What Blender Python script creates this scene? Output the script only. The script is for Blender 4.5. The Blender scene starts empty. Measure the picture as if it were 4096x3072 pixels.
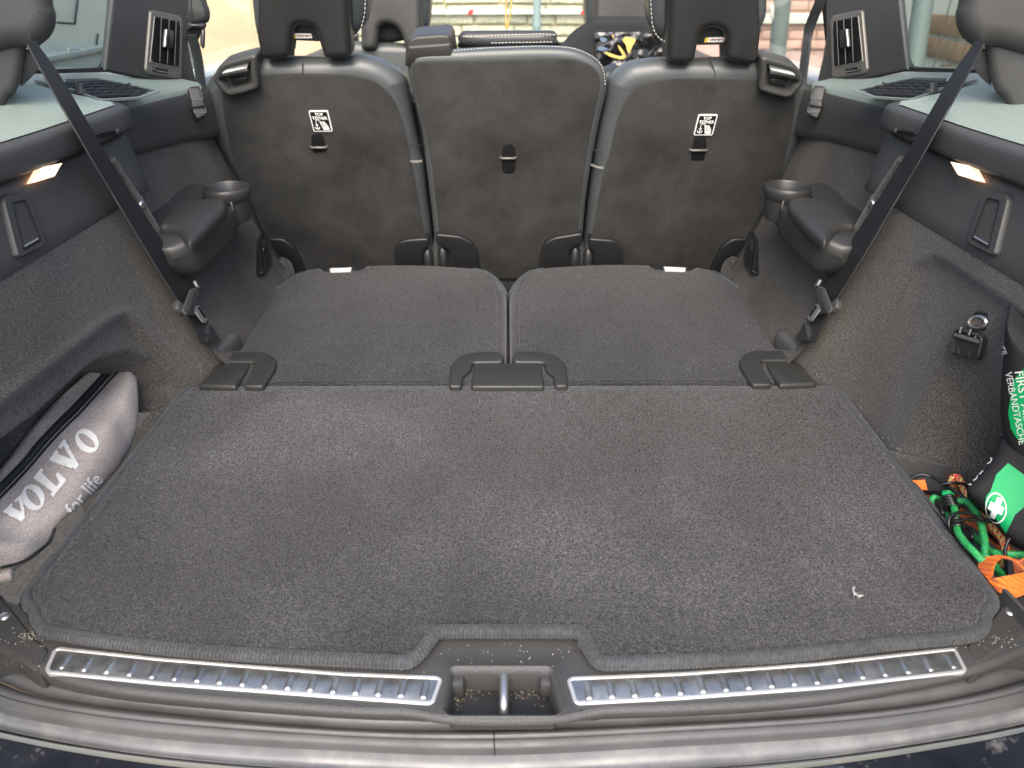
import bpy, bmesh, math, random
import numpy as np
from mathutils import Vector as V, Matrix, noise
from mathutils.bvhtree import BVHTree
from mathutils.geometry import delaunay_2d_cdt
random.seed(7)
R = math.radians
sc = bpy.context.scene
COL = sc.collection
# ------------------------------------------------------------------ camera
F, PITCH, YAW, H = 2840.0, R(30.2), R(0.34), 0.613     # focal length in pixels of the 4096 px photograph
cam = bpy.data.cameras.new('camera')
cam.sensor_width = 36.0
cam.lens = 36.0 * F / 4096.0
cam.clip_start = 0.02
cam.clip_end = 500
cam.dof.use_dof = True
cam.dof.focus_distance = 1.05
cam.dof.aperture_fstop = 5.6
co = bpy.data.objects.new('camera', cam)
COL.objects.link(co)
co.location = (0, 0, H)
co.rotation_euler = (R(90) - PITCH, 0, -YAW)
sc.camera = co
# ------------------------------------------------------------------ world, sun, exposure
SUN_EL, SUN_AZ = R(50), R(186)        # azimuth of the sun, clockwise from +Y (the car looks along +Y)
w = bpy.data.worlds.new('World')
sc.world = w
w.use_nodes = True
wn = w.node_tree.nodes
bg = wn['Background']
sky = wn.new('ShaderNodeTexSky')
sky.sky_type = 'NISHITA'
sky.sun_disc = False
sky.sun_elevation = SUN_EL
sky.sun_rotation = SUN_AZ
sky.air_density = 1.0
sky.dust_density = 4.0
sky.ozone_density = 0.6
w.node_tree.links.new(sky.outputs['Color'], bg.inputs['Color'])
bg.inputs['Strength'].default_value = 0.15
sl = bpy.data.lights.new('sun', 'SUN')
sl.energy = 1.2
sl.angle = R(50)
sl.color = (1.0, 0.95, 0.87)
so = bpy.data.objects.new('sun', sl)
COL.objects.link(so)
so.location = (2, -4, 8)
sd = V((math.sin(SUN_AZ) * math.cos(SUN_EL), math.cos(SUN_AZ) * math.cos(SUN_EL), math.sin(SUN_EL)))
so.rotation_euler = sd.to_track_quat('Z', 'Y').to_euler()
sc.view_settings.view_transform = 'Standard'
sc.view_settings.look = 'None'
sc.view_settings.exposure = EXPO = 1.42
sc.view_settings.gamma = 1.0
sc.cycles.use_denoising = True
sc.cycles.max_bounces = 10
sc.cycles.diffuse_bounces = 5
sc.cycles.transparent_max_bounces = 16
sc.cycles.sample_clamp_indirect = 4.0

# ------------------------------------------------------------------ unprojection of the photograph onto real planes
_fw = V((math.sin(YAW) * math.cos(PITCH), math.cos(YAW) * math.cos(PITCH), -math.sin(PITCH)))
_rt = V((math.cos(YAW), -math.sin(YAW), 0))
_up = V((math.sin(YAW) * math.sin(PITCH), math.cos(YAW) * math.sin(PITCH), math.cos(PITCH)))
EYE = V((0, 0, H))
def ray(u, v):
    return _fw + _rt * ((u - 2048) / F) + _up * ((1536 - v) / F)
def P(u, v, x=None, y=None, z=None):
    d = ray(u, v)
    t = x / d.x if x is not None else y / d.y if y is not None else (z - H) / d.z
    return EYE + d * t
class PL:
    def __init__(s, o, n, up=(0, 0, 1)):
        s.o = V(o); s.n = V(n).normalized()
        s.e1 = V(up).cross(s.n).normalized(); s.e2 = s.n.cross(s.e1)
    def px(s, u, v, h=0):
        d = ray(u, v); o = s.o + s.n * h
        p = EYE + d * ((o - EYE).dot(s.n) / d.dot(s.n))
        q = p - s.o
        return (q.dot(s.e1), q.dot(s.e2))
    def pts(s, lst, h=0):
        return [s.px(u, v, h) for u, v in lst]
    def pt(s, a, b, h=0):
        return s.o + s.e1 * a + s.e2 * b + s.n * h
def facing(p, tilt=0.0):
    """a plane through p that looks at the camera"""
    return PL(p, (EYE - V(p)))
def three(a, b, c, up=(0, 0, 1)):
    n = (b - a).cross(c - a)
    if n.dot(EYE - a) < 0: n = -n
    return PL(a, n, up)

# ------------------------------------------------------------------ objects
MIR = False                     # True while the right-hand twin of a left-hand thing is being built
def root_of(o):
    while o.parent: o = o.parent
    return o
def tag(o, label=None, cat=None, group=None, kind=None):
    if label: o['label'] = label
    if cat: o['category'] = cat
    if group: o['group'] = group
    if kind: o['kind'] = kind
    return o
def thing(name, label, cat, loc=(0, 0, 0), group=None):
    o = bpy.data.objects.new(name, None)
    o.empty_display_size = 0.05
    COL.objects.link(o)
    x, y, z = loc
    o.location = (-x if MIR else x, y, z)
    return tag(o, label, cat, group)
def link(name, vs, fs, m, parent=None, ang=40, kind=None):
    vs = [V(v) for v in vs]
    seen = {}; mp = []; nv = []
    for v in vs:                                   # merge coincident points, drop collapsed faces
        k = (round(v.x, 6), round(v.y, 6), round(v.z, 6))
        if k not in seen: seen[k] = len(nv); nv.append(v)
        mp.append(seen[k])
    nf = []
    for f in fs:
        g = []
        for i in f:
            if not g or g[-1] != mp[i]: g.append(mp[i])
        if len(g) > 1 and g[0] == g[-1]: g.pop()
        if len(g) >= 3: nf.append(tuple(g))
    vs, fs = nv, nf
    if MIR:
        vs = [V((-v.x, v.y, v.z)) for v in vs]
        fs = [tuple(reversed(f)) for f in fs]
    if parent is not None:
        L = root_of(parent).location.copy()
    else:
        xs = [v.x for v in vs]; ys = [v.y for v in vs]
        L = V(((min(xs) + max(xs)) / 2, (min(ys) + max(ys)) / 2, min(v.z for v in vs)))
    me = bpy.data.meshes.new(name)
    me.from_pydata([tuple(v - L) for v in vs], [], fs)
    me.shade_smooth()
    if ang is not None and ang < 180:
        me.set_sharp_from_angle(angle=R(ang))
    me.materials.append(m)
    o = bpy.data.objects.new(name, me)
    COL.objects.link(o)
    if parent is not None: o.parent = parent
    else: o.location = L
    if kind: o['kind'] = kind
    return o
def world_bvh(objs):
    vs, fs = [], []
    for o in objs:
        L = root_of(o).location if o.parent else o.location
        n = len(vs)
        vs += [v.co + L for v in o.data.vertices]
        fs += [tuple(i + n for i in p.vertices) for p in o.data.polygons]
    return BVHTree.FromPolygons(vs, fs)

# ------------------------------------------------------------------ outlines
def area2(p):
    return sum(p[i][0] * p[(i + 1) % len(p)][1] - p[(i + 1) % len(p)][0] * p[i][1] for i in range(len(p))) / 2
def ccw(p):
    return list(p) if area2(p) > 0 else list(reversed(p))
def smooth(pts, n=4, closed=True):
    N = len(pts); out = []
    D = len(pts[0])
    rng = range(N) if closed else range(N - 1)
    for i in rng:
        g = lambda k: pts[k % N] if closed else pts[max(0, min(N - 1, k))]
        p0, p1, p2, p3 = g(i - 1), g(i), g(i + 1), g(i + 2)
        for k in range(n):
            t = k / n
            out.append(tuple(0.5 * (2 * p1[c] + (p2[c] - p0[c]) * t + (2 * p0[c] - 5 * p1[c] + 4 * p2[c] - p3[c]) * t * t
                                    + (3 * p1[c] - p0[c] - 3 * p2[c] + p3[c]) * t ** 3) for c in range(D)))
    if not closed: out.append(tuple(pts[-1]))
    return out
def rnd(pts, r, n=4):
    """round the corners of a closed 2D polygon; r one radius or one per corner"""
    N = len(pts); out = []
    for i in range(N):
        ri = r[i] if isinstance(r, (list, tuple)) else r
        a, b, c = V(pts[i - 1]), V(pts[i]), V(pts[(i + 1) % N])
        d1, d2 = (a - b), (c - b)
        l1, l2 = d1.length, d2.length
        if ri <= 0 or l1 < 1e-6 or l2 < 1e-6:
            out.append(tuple(b)); continue
        t = min(ri, l1 * .48, l2 * .48)
        p, q = b + d1 / l1 * t, b + d2 / l2 * t
        for k in range(n + 1):
            s = k / n
            out.append(tuple((p * (1 - s) + b * s) * (1 - s) + (b * (1 - s) + q * s) * s))
    return out
def dens(p, step):
    out = []
    for i in range(len(p)):
        a, b = V(p[i]), V(p[(i + 1) % len(p)])
        k = max(1, int((b - a).length / step))
        out += [tuple(a.lerp(b, j / k)) for j in range(k)]
    return out
def inset(p, d):
    """p counter-clockwise; d > 0 moves inwards"""
    if d == 0: return list(p)
    N = len(p); out = []
    for i in range(N):
        a, b, c = V(p[i - 1]), V(p[i]), V(p[(i + 1) % N])
        e1, e2 = b - a, c - b
        if e1.length < 1e-9: e1 = e2
        if e2.length < 1e-9: e2 = e1
        n1 = V((-e1.y, e1.x)).normalized(); n2 = V((-e2.y, e2.x)).normalized()
        m = n1 + n2
        if m.length < 1e-6: m = n1
        m.normalize()
        k = max(0.55, m.dot(n1))
        q = b + m * (d / k)
        out.append((q.x, q.y))
    if d >= .0015 and N >= 8:        # snap points that crossed over a tight corner to their nearest sound neighbour
        A = np.array(p); Bq = np.roll(A, -1, 0); E = Bq - A; LL = np.maximum((E ** 2).sum(1), 1e-14)
        O = np.array(out)
        t = np.clip(((O[:, None, :] - A[None]) * E[None]).sum(2) / LL[None], 0, 1)
        D = np.sqrt(((O[:, None, :] - A[None] - t[..., None] * E[None]) ** 2).sum(2)).min(1)
        okq = D > d * .93
        x, y = O[:, 0:1], O[:, 1:2]                 # and they must lie inside
        cr = ((A[None, :, 1] > y) != (Bq[None, :, 1] > y)) & (x < (E[None, :, 0]) * (y - A[None, :, 1]) / np.where(np.abs(E[None, :, 1]) < 1e-12, 1e-12, E[None, :, 1]) + A[None, :, 0])
        okq &= (cr.sum(1) % 2) == 1
        if okq.any() and not okq.all():
            gi = np.nonzero(okq)[0]
            for i in np.nonzero(~okq)[0]:
                dd = np.abs(gi - i); dd = np.minimum(dd, N - dd)
                out[i] = out[gi[dd.argmin()]]
    return out
def arc(r, n=4, h0=0.0):
    return [(r * (1 - math.cos(k / n * math.pi / 2)), h0 - r + r * math.sin(k / n * math.pi / 2)) for k in range(n + 1)]
def pill(depth, r, n=4, h0=0.0):
    return [(0, h0 - depth)] + arc(r, n, h0)
def shell(name, pl, o2, prof, m, parent=None, cap=True, back=False, ang=40, fn=None, kind=None, dirn=None):
    dv = V(dirn) if dirn else pl.n
    o2 = ccw(o2); N = len(o2); vs = []; fs = []
    for ins, h in prof:
        for a, b in inset(o2, ins):
            hh = h + (fn(a, b) if fn else 0)
            vs.append(pl.pt(a, b) + dv * hh)
    for k in range(len(prof) - 1):
        for i in range(N):
            j = (i + 1) % N
            fs.append((k * N + i, k * N + j, (k + 1) * N + j, (k + 1) * N + i))
    if cap:
        b0 = (len(prof) - 1) * N
        if N <= 6: fs.append(tuple(b0 + i for i in range(N)))
        else:
            ring = inset(o2, prof[-1][0]); h = prof[-1][1]
            cv, _e, cf, ov, _oe, _of = delaunay_2d_cdt([V(q) for q in ring], [], [list(range(N))], 1, 1e-6)
            ids = []
            for q, o_ in zip(cv, ov):
                if o_: ids.append(b0 + o_[0])
                else:
                    ids.append(len(vs)); vs.append(pl.pt(q.x, q.y) + dv * (h + (fn(q.x, q.y) if fn else 0)))
            for f in cf: fs.append(tuple(ids[i] for i in f))
    if back: fs.append(tuple(reversed(range(N))))
    return link(name, vs, fs, m, parent, ang, kind)
def plate(name, pl, px, m, parent=None, r=0.0, depth=0.01, edge=0.002, h=0.0, sm=None, hp=None, ang=40, n=4):
    """a solid plate whose outline is given in pixels"""
    o2 = pl.pts(px, h if hp is None else hp)
    if sm: o2 = smooth(o2, sm)
    elif r: o2 = rnd(o2, r)
    return shell(name, pl, o2, pill(depth, edge, n, h), m, parent, ang=ang)
def tube(name, pts, r, m, parent=None, seg=8, closed=False, sub=0, ang=60, kind=None, flat=1.0):
    pts = [V(p) for p in pts]
    if sub: pts = [V(p) for p in smooth([tuple(p) for p in pts], sub, closed)]
    N = len(pts)
    rr = r if isinstance(r, (list, tuple)) else None
    vs = []; fs = []
    up = None
    for i in range(N):
        a = pts[i - 1] if (i or closed) else pts[0]
        b = pts[(i + 1) % N] if (i < N - 1 or closed) else pts[-1]
        t = (b - a).normalized()
        if up is None:
            up = V((0, 0, 1)) if abs(t.z) < .9 else V((0, 1, 0))
        x = (up - t * up.dot(t))
        if x.length < 1e-6: x = t.orthogonal()
        x.normalize(); y = t.cross(x); up = x
        ri = rr[min(len(rr) - 1, int(i * len(rr) / N))] if rr and len(rr) != N else (rr[i] if rr else r)
        for k in range(seg):
            an = 2 * math.pi * k / seg
            vs.append(pts[i] + x * math.cos(an) * ri * flat + y * math.sin(an) * ri)
    M = N if closed else N - 1
    for i in range(M):
        j = (i + 1) % N
        for k in range(seg):
            l = (k + 1) % seg
            fs.append((i * seg + k, i * seg + l, j * seg + l, j * seg + k))
    if not closed:
        fs.append(tuple(reversed(range(seg)))); fs.append(tuple((N - 1) * seg + k for k in range(seg)))
    return link(name, vs, fs, m, parent, ang, kind)
def loft(name, rows, m, parent=None, closed=False, ang=50, kind=None, caps=False):
    n = len(rows[0]); vs = [p for r_ in rows for p in r_]; fs = []
    for i in range(len(rows) - 1):
        for k in range(n if closed else n - 1):
            l = (k + 1) % n
            fs.append((i * n + k, i * n + l, (i + 1) * n + l, (i + 1) * n + k))
    if caps:
        fs.append(tuple(reversed(range(n)))); fs.append(tuple((len(rows) - 1) * n + k for k in range(n)))
    return link(name, vs, fs, m, parent, ang, kind)
def ribbon(name, A, B, th, m, parent=None, sub=0, ang=50):
    """a strap between two edge polylines, with real thickness"""
    if sub:
        A = [V(p) for p in smooth([tuple(p) for p in A], sub, False)]
        B = [V(p) for p in smooth([tuple(p) for p in B], sub, False)]
    rows = []
    for i in range(len(A)):
        a, b = V(A[i]), V(B[i])
        i0, i1 = max(0, i - 1), min(len(A) - 1, i + 1)
        t = (V(A[i1]) + V(B[i1]) - V(A[i0]) - V(B[i0]))
        n = t.cross(b - a)
        n = n.normalized() * th / 2 if n.length > 1e-9 else V((0, 0, th / 2))
        rows.append([a + n, b + n, b - n, a - n])
    return loft(name, rows, m, parent, closed=True, ang=ang, caps=True)
def box(name, c, s, m, parent=None, rot=None, bev=0.003, seg=2):
    bm = bmesh.new()
    bmesh.ops.create_cube(bm, size=1)
    for v in bm.verts: v.co = V((v.co.x * s[0], v.co.y * s[1], v.co.z * s[2]))
    if bev:
        bmesh.ops.bevel(bm, geom=bm.edges[:], offset=bev, segments=seg, affect='EDGES', profile=.5)
    M = Matrix.Translation(V(c)) @ (rot.to_4x4() if rot else Matrix.Identity(4))
    vs = [M @ v.co for v in bm.verts]
    bm.verts.index_update()
    fs = [tuple(v.index for v in f.verts) for f in bm.faces]
    bm.free()
    return link(name, vs, fs, m, parent, 40)
def text2(s, bold=0.0, shear=0.0):
    cu = bpy.data.curves.new('t', 'FONT')
    cu.body = s; cu.size = 1.0; cu.align_x = 'CENTER'; cu.align_y = 'CENTER'; cu.offset = bold; cu.shear = shear
    cu.resolution_u = 4
    ob = bpy.data.objects.new('t', cu)
    COL.objects.link(ob)
    dg = bpy.context.evaluated_depsgraph_get()
    me = ob.evaluated_get(dg).to_mesh()
    bm = bmesh.new(); bm.from_mesh(me)
    bmesh.ops.remove_doubles(bm, verts=bm.verts[:], dist=1e-5)
    vs = [(v.co.x, v.co.y) for v in bm.verts]
    bm.verts.index_update()
    fs = [tuple(v.index for v in f.verts) for f in bm.faces]
    bm.free()
    ob.evaluated_get(dg).to_mesh_clear()
    bpy.data.objects.remove(ob); bpy.data.curves.remove(cu)
    return vs, fs
def text_on(name, s, pl, a, b, size, m, parent, h=0.001, bold=0.0, rot=0.0, sx=1.0):
    vs, fs = text2(s, bold)
    c, q = math.cos(rot), math.sin(rot)
    return link(name, [pl.pt(a + size * (x * sx * c - y * q), b + size * (x * sx * q + y * c), h) for x, y in vs], fs, m, parent, None)
def subdiv_poly(vs, fs, maxlen):
    bm = bmesh.new()
    bv = [bm.verts.new((x, y, 0)) for x, y in vs]
    for f in fs:
        try: bm.faces.new([bv[i] for i in f])
        except ValueError: pass
    bmesh.ops.triangulate(bm, faces=bm.faces[:])
    for _ in range(4):
        es = [e for e in bm.edges if e.calc_length() > maxlen]
        if not es: break
        bmesh.ops.subdivide_edges(bm, edges=es, cuts=1)
        bmesh.ops.triangulate(bm, faces=bm.faces[:])
    bm.verts.index_update()
    r = ([(v.co.x, v.co.y) for v in bm.verts], [tuple(v.index for v in f.verts) for f in bm.faces])
    bm.free()
    return r
def decal(name, vs, fs, bvh, m, parent, h=0.0012, maxlen=14):
    """flat print given in pixels, laid on the surface it is printed on"""
    vs, fs = subdiv_poly(vs, fs, maxlen)
    out = []; ok = []
    for u, v in vs:
        d = ray(u, v).normalized()
        loc, nor, idx, dist = bvh.ray_cast(EYE, d)
        if loc is None: out.append(V((0, 0, 0))); ok.append(False); continue
        if nor.dot(d) > 0: nor = -nor
        out.append(loc + nor * h); ok.append(True)
    fs = [f for f in fs if all(ok[i] for i in f) and max((out[f[0]] - out[f[1]]).length, (out[f[1]] - out[f[2]]).length) < .05]
    return link(name, out, fs, m, parent, None)

# ------------------------------------------------------------------ materials
def mat(name, col, rough=.5, spec=.5, metal=0.0, var=None, big=None, bump=None, bump2=None, sheen=0.0, coat=0.0,
        lint=0.0, rvar=None, stint=None):
    m = bpy.data.materials.new(name)
    m.use_nodes = True
    nt = m.node_tree; nd = nt.nodes; L = nt.links.new
    b = nd['Principled BSDF']
    b.inputs['Roughness'].default_value = rough
    b.inputs['Specular IOR Level'].default_value = spec
    b.inputs['Metallic'].default_value = metal
    if stint: b.inputs['Sheen Tint'].default_value = (*stint, 1)
    if sheen:
        b.inputs['Sheen Weight'].default_value = sheen
        b.inputs['Sheen Roughness'].default_value = .5
    if coat:
        b.inputs['Coat Weight'].default_value = coat
        b.inputs['Coat Roughness'].default_value = .08
    tc = nd.new('ShaderNodeTexCoord')
    def nz(scale, detail=2, dist=0.0, rough_=.55):
        n = nd.new('ShaderNodeTexNoise')
        n.inputs['Scale'].default_value = scale; n.inputs['Detail'].default_value = detail
        n.inputs['Distortion'].default_value = dist; n.inputs['Roughness'].default_value = rough_
        L(tc.outputs['Object'], n.inputs['Vector'])
        return n.outputs['Fac']
    def mr(s, a, b_, c, d):
        n = nd.new('ShaderNodeMapRange')
        for k, x in zip(('From Min', 'From Max', 'To Min', 'To Max'), (a, b_, c, d)): n.inputs[k].default_value = x
        L(s, n.inputs['Value'])
        return n.outputs['Result']
    def mix(f, a, b_, mode='MIX'):
        n = nd.new('ShaderNodeMix'); n.data_type = 'RGBA'; n.blend_type = mode
        if isinstance(f, float): n.inputs['Factor'].default_value = f
        else: L(f, n.inputs['Factor'])
        for k, x in ((6, a), (7, b_)):
            if isinstance(x, tuple): n.inputs[k].default_value = (*x, 1)
            else: L(x, n.inputs[k])
        return n.outputs[2]
    c = tuple(col)
    if var:
        col2, s_, lo, hi = var[:4]
        c = mix(mr(nz(s_, 3, 0, .7), lo, hi, 0, 1), c, tuple(col2))
    for s_, amt in ([] if not big else big if isinstance(big, list) else [big[:2]]):
        g = mr(nz(s_, 4, .4), .3, .7, 1 - amt, 1 + amt)
        cmb = nd.new('ShaderNodeCombineColor')
        for k in range(3): L(g, cmb.inputs[k])
        c = mix(1.0, c, cmb.outputs[0], 'MULTIPLY')
    if lint:
        vo = nd.new('ShaderNodeTexVoronoi'); vo.inputs['Scale'].default_value = 55
        L(tc.outputs['Object'], vo.inputs['Vector'])
        sp = nd.new('ShaderNodeSeparateColor'); L(vo.outputs['Color'], sp.inputs[0])
        thr = mr(sp.outputs[0], 1 - lint, 1.0, 0.0, .055)
        lt = nd.new('ShaderNodeMath'); lt.operation = 'LESS_THAN'
        L(vo.outputs['Distance'], lt.inputs[0]); L(thr, lt.inputs[1])
        c = mix(lt.outputs[0], c, (.42, .41, .38))
    if isinstance(c, tuple): b.inputs['Base Color'].default_value = (*c, 1)
    else: L(c, b.inputs['Base Color'])
    if rvar:
        s_, lo, hi = rvar
        L(mr(nz(s_, 4), .3, .7, lo, hi), b.inputs['Roughness'])
    nrm = None
    for bb in (bump, bump2):
        if not bb: continue
        s_, st, ds = bb[:3]
        if len(bb) > 3 and bb[3] == 'vor':
            v_ = nd.new('ShaderNodeTexVoronoi'); v_.inputs['Scale'].default_value = s_
            L(tc.outputs['Object'], v_.inputs['Vector']); hsrc = v_.outputs['Distance']
        elif len(bb) > 3 and bb[3] == 'wave':
            v_ = nd.new('ShaderNodeTexWave'); v_.inputs['Scale'].default_value = s_
            v_.bands_direction = bb[4]; v_.inputs['Distortion'].default_value = .3
            L(tc.outputs['Object'], v_.inputs['Vector']); hsrc = v_.outputs['Fac']
        else: hsrc = nz(s_, 2)
        n = nd.new('ShaderNodeBump')
        n.inputs['Strength'].default_value = st; n.inputs['Distance'].default_value = ds
        L(hsrc, n.inputs['Height'])
        if nrm is not None: L(nrm, n.inputs['Normal'])
        nrm = n.outputs['Normal']
    if nrm is not None: L(nrm, b.inputs['Normal'])
    return m
def glass(name, tint, ior=1.45, rough=0.0):
    m = bpy.data.materials.new(name); m.use_nodes = True
    nt = m.node_tree; nd = nt.nodes; nd.clear()
    out = nd.new('ShaderNodeOutputMaterial'); mx = nd.new('ShaderNodeMixShader')
    tr = nd.new('ShaderNodeBsdfTransparent'); gl = nd.new('ShaderNodeBsdfGlossy'); fr = nd.new('ShaderNodeFresnel')
    tr.inputs['Color'].default_value = (*tint, 1); gl.inputs['Roughness'].default_value = rough
    fr.inputs['IOR'].default_value = ior
    nt.links.new(fr.outputs[0], mx.inputs[0]); nt.links.new(tr.outputs[0], mx.inputs[1]); nt.links.new(gl.outputs[0], mx.inputs[2])
    nt.links.new(mx.outputs[0], out.inputs[0])
    return m
def emit(name, col, s):
    m = bpy.data.materials.new(name); m.use_nodes = True
    b = m.node_tree.nodes['Principled BSDF']
    b.inputs['Base Color'].default_value = (*col, 1)
    b.inputs['Emission Color'].default_value = (*col, 1); b.inputs['Emission Strength'].default_value = s
    return m

M_mat = mat('mat_carpet', (.0052, .0052, .0057), .95, .1, var=((.120, .119, .125), 470, .46, .78), big=[(2.0, .80), (6, .55)], bump=(800, .9, .003), sheen=.25, lint=.05)
M_bind = mat('binding_yarn', (.048, .050, .053), .8, .25, big=[(20, .2), (240, .3)], bump=(600, .3, .001), sheen=.15)
M_carpet = mat('side_carpet', (.040, .0370, .0325), .95, .1, var=((.185, .170, .150), 520, .42, .72), big=(5, .2), bump=(700, .7, .002), sheen=.2, lint=.06)
M_floorc = mat('floor_carpet', (.036, .035, .033), .95, .1, var=((.07, .07, .068), 700, .4, .7), bump=(700, .6, .002), lint=.25)
M_suede = mat('seatback_carpet', (.0245, .0242, .0235), .95, .1, var=((.050, .0493, .0475), 640, .36, .74), big=[(4.5, .36), (15, .22)], bump=(900, .3, .001), sheen=.12, lint=.04)
M_fold = mat('folded_seat_carpet', (.0105, .0106, .0106), .95, .1, var=((.074, .0745, .074), 380, .44, .74), big=[(4, .22), (13, .12)], bump=(800, .5, .0015), sheen=.2, lint=.05)
M_leather = mat('charcoal_leather', (.066, .074, .074), .38, .55, big=(9, .06), bump=(420, .12, .0006), bump2=(14, .12, .006))
M_leather2 = mat('black_leather', (.035, .037, .038), .4, .5, bump=(420, .12, .0006))
M_stitch = mat('pale_thread', (.55, .53, .47), .7)
M_plastic = mat('charcoal_plastic', (.053, .0525, .0505), .46, .5, big=(8, .06), bump=(900, .18, .0006))
M_plastic2 = mat('grained_plastic', (.060, .0595, .0575), .5, .45, big=(6, .08), bump=(620, .35, .001, 'vor'))
M_black = mat('black_plastic', (.014, .0145, .015), .4, .5, bump=(700, .1, .0005))
M_hinge = mat('hinge_plastic', (.026, .0265, .025), .42, .5, rvar=(30, .36, .55), bump=(800, .15, .0005), lint=.12)
M_shelf = mat('shelf_mint_glare', (.080, .095, .085), .42, .8, sheen=.56, stint=(.84, 1.0, .88), bump=(330, .5, .0012, 'vor'))  # mint sheen and tint stand in for window glare on dark plastic
M_silver = mat('satin_silver', (.55, .55, .54), .35, .5, metal=.9)
M_chrome = mat('chrome', (.75, .75, .75), .12, .5, metal=1.0)
M_vent = mat('vent_frame_paint', (.15, .142, .128), .38, .5, metal=.3)
M_belt = mat('belt_webbing', (.017, .0172, .018), .6, .4, bump=(260, .4, .0008, 'wave', 'DIAGONAL'))
M_dark = mat('deep_black', (.006, .006, .006), .7, .3)
M_seal = mat('rubber_seal', (.062, .062, .063), .42, .5, big=(14, .2), bump=(40, .1, .002), rvar=(25, .32, .6))
M_sill = mat('sill_plastic', (.048, .0475, .047), .5, .45, big=(10, .1), bump=(650, .4, .001, 'vor'), lint=.3)
M_scuff = mat('polished_scuff', (.31, .315, .31), .38, .5, metal=.85, var=((.26, .26, .255), 60, .45, .62), big=(18, .25), bump=(90, .05, .002), rvar=(55, .16, .50))
M_frame = mat('brushed_frame', (.64, .63, .61), .42, .5, metal=.7, rvar=(40, .34, .55))
M_paint = mat('blue_black_paint', (.012, .014, .020), .12, .5, .2, var=((.16, .155, .15), 30, .60, .78), coat=.9, rvar=(16, .06, .4), big=(12, .3))
M_sillpaint = mat('dusty_painted_sill', (.10, .101, .106), .42, .5, metal=.0, var=((.155, .152, .148), 26, .45, .72), coat=.35, big=(6, .18), rvar=(18, .3, .6))
M_mirror = mat('mirror_trim', (.6, .6, .6), .1, .5, metal=1)
M_glass_s = glass('green_side_glass', (.70, .80, .74))
M_glass_f = glass('windscreen_glass', (.88, .95, .88))
M_lamp = emit('lamp_bulb', (1.0, .80, .55), 6)
M_lens = emit('lamp_lens', (1.0, .70, .48), .5)
M_white = mat('white_print', (.82, .82, .78), .6)
M_cream = mat('cream_print', (.90, .86, .78), .6, bump=(700, .2, .0005))
M_bag = mat('grey_canvas', (.37, .312, .272), .75, .2, var=((.55, .475, .42), 420, .4, .62), big=(9, .14), bump=(240, .25, .0010, 'wave', 'Z'), bump2=(16, .25, .01))
M_bag2 = mat('black_canvas', (.020, .020, .021), .7, .3, bump=(330, .4, .001, 'wave', 'Z'), big=(10, .15))
M_green = mat('green_print', (.006, .36, .11), .5, .4, big=(12, .12))
M_gcord = mat('green_cord', (.012, .22, .05), .4, .5, var=((.05, .42, .13), 300, .4, .6), bump=(160, .5, .001, 'wave', 'DIAGONAL'))
M_ocord = mat('orange_webbing', (.86, .17, .015), .6, .4, big=(40, .1), bump=(70, .8, .002, 'wave', 'DIAGONAL'), sheen=.2)
M_cable = mat('black_cable', (.01, .01, .01), .25, .5)
M_net = mat('mesh_net', (.075, .074, .068), .8, .2, bump=(260, .8, .002, 'vor'))
M_tan = mat('dust_crumbs', (.45, .33, .19), .9)
M_feather = mat('white_feather', (.85, .83, .78), .8, sheen=.3)
M_yellow = mat('yellow_label', (.80, .55, .08), .5)
M_red = mat('red_paint', (.75, .05, .07), .5)
M_gold = mat('gold_beads', (.72, .52, .16), .3, .5, metal=.8)
M_stone = mat('pale_stone', (.56, .53, .42), .9, .2, var=((.62, .58, .46), 14, .4, .65), big=(4, .2), bump=(40, .8, .02))
M_mortar = mat('mortar', (.5, .46, .33), .95, .2, bump=(60, .6, .01))
M_brick = mat('brown_brick', (.30, .20, .13), .9, .2, big=(5, .2), bump=(80, .5, .006))
M_redb = mat('red_brick', (.58, .36, .30), .9, .2, big=(5, .2), bump=(80, .5, .006))
M_pale = mat('pale_render', (.70, .70, .62), .8)
M_tanw = mat('tan_render', (.72, .55, .38), .9, big=(5, .08), bump=(60, .3, .005))
M_pole = mat('blue_grey_paint', (.30, .38, .40), .5)
M_van = mat('pale_van_paint', (.55, .60, .60), .35, .5, coat=.4, big=(2, .06))
M_vanlow = mat('grey_van_cladding', (.33, .37, .38), .55, .4)
M_asphalt = mat('asphalt', (.055, .054, .052), .9, .3, var=((.09, .088, .084), 60, .4, .65), big=(1.2, .15), bump=(120, .6, .006))
M_head = mat('headliner_cloth', (.32, .31, .29), .95, .1, bump=(500, .3, .001))
M_film = mat('clear_film_black', (.010, .010, .010), .12, .6, bump2=(22, .6, .012), bump=(60, .2, .004))
M_glossdark = mat('shiny_grey_plastic', (.05, .052, .052), .22, .6, coat=.3)
M_beltg = mat('grey_belt', (.045, .048, .047), .55, .4, bump=(240, .4, .0008, 'wave', 'DIAGONAL'))
M_yellow2 = mat('yellow_reflection', (.62, .46, .13), .35)  # colour of the painted reflections on the black bag
M_whitepaint = mat('pale_car_paint', (.62, .66, .64), .3, .5, coat=.5)
M_boardwhite = mat('board_white', (.78, .80, .76), .5, big=(4, .12))
M_mortar2 = mat('pale_joint', (.62, .62, .56), .9)
M_wire = mat('fence_wire', (.12, .11, .09), .5)
M_redb2 = mat('red_render', (.55, .36, .31), .9, big=(4, .2))
M_pole2 = mat('dark_post_paint', (.15, .18, .18), .6)
M_selv = mat('selvedge', (.11, .108, .104), .7)
M_strap = mat('pale_strap', (.62, .60, .58), .5)
M_arm = mat('armrest_vinyl', (.030, .030, .029), .40, .5, bump=(500, .2, .0006), big=(9, .08))
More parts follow.
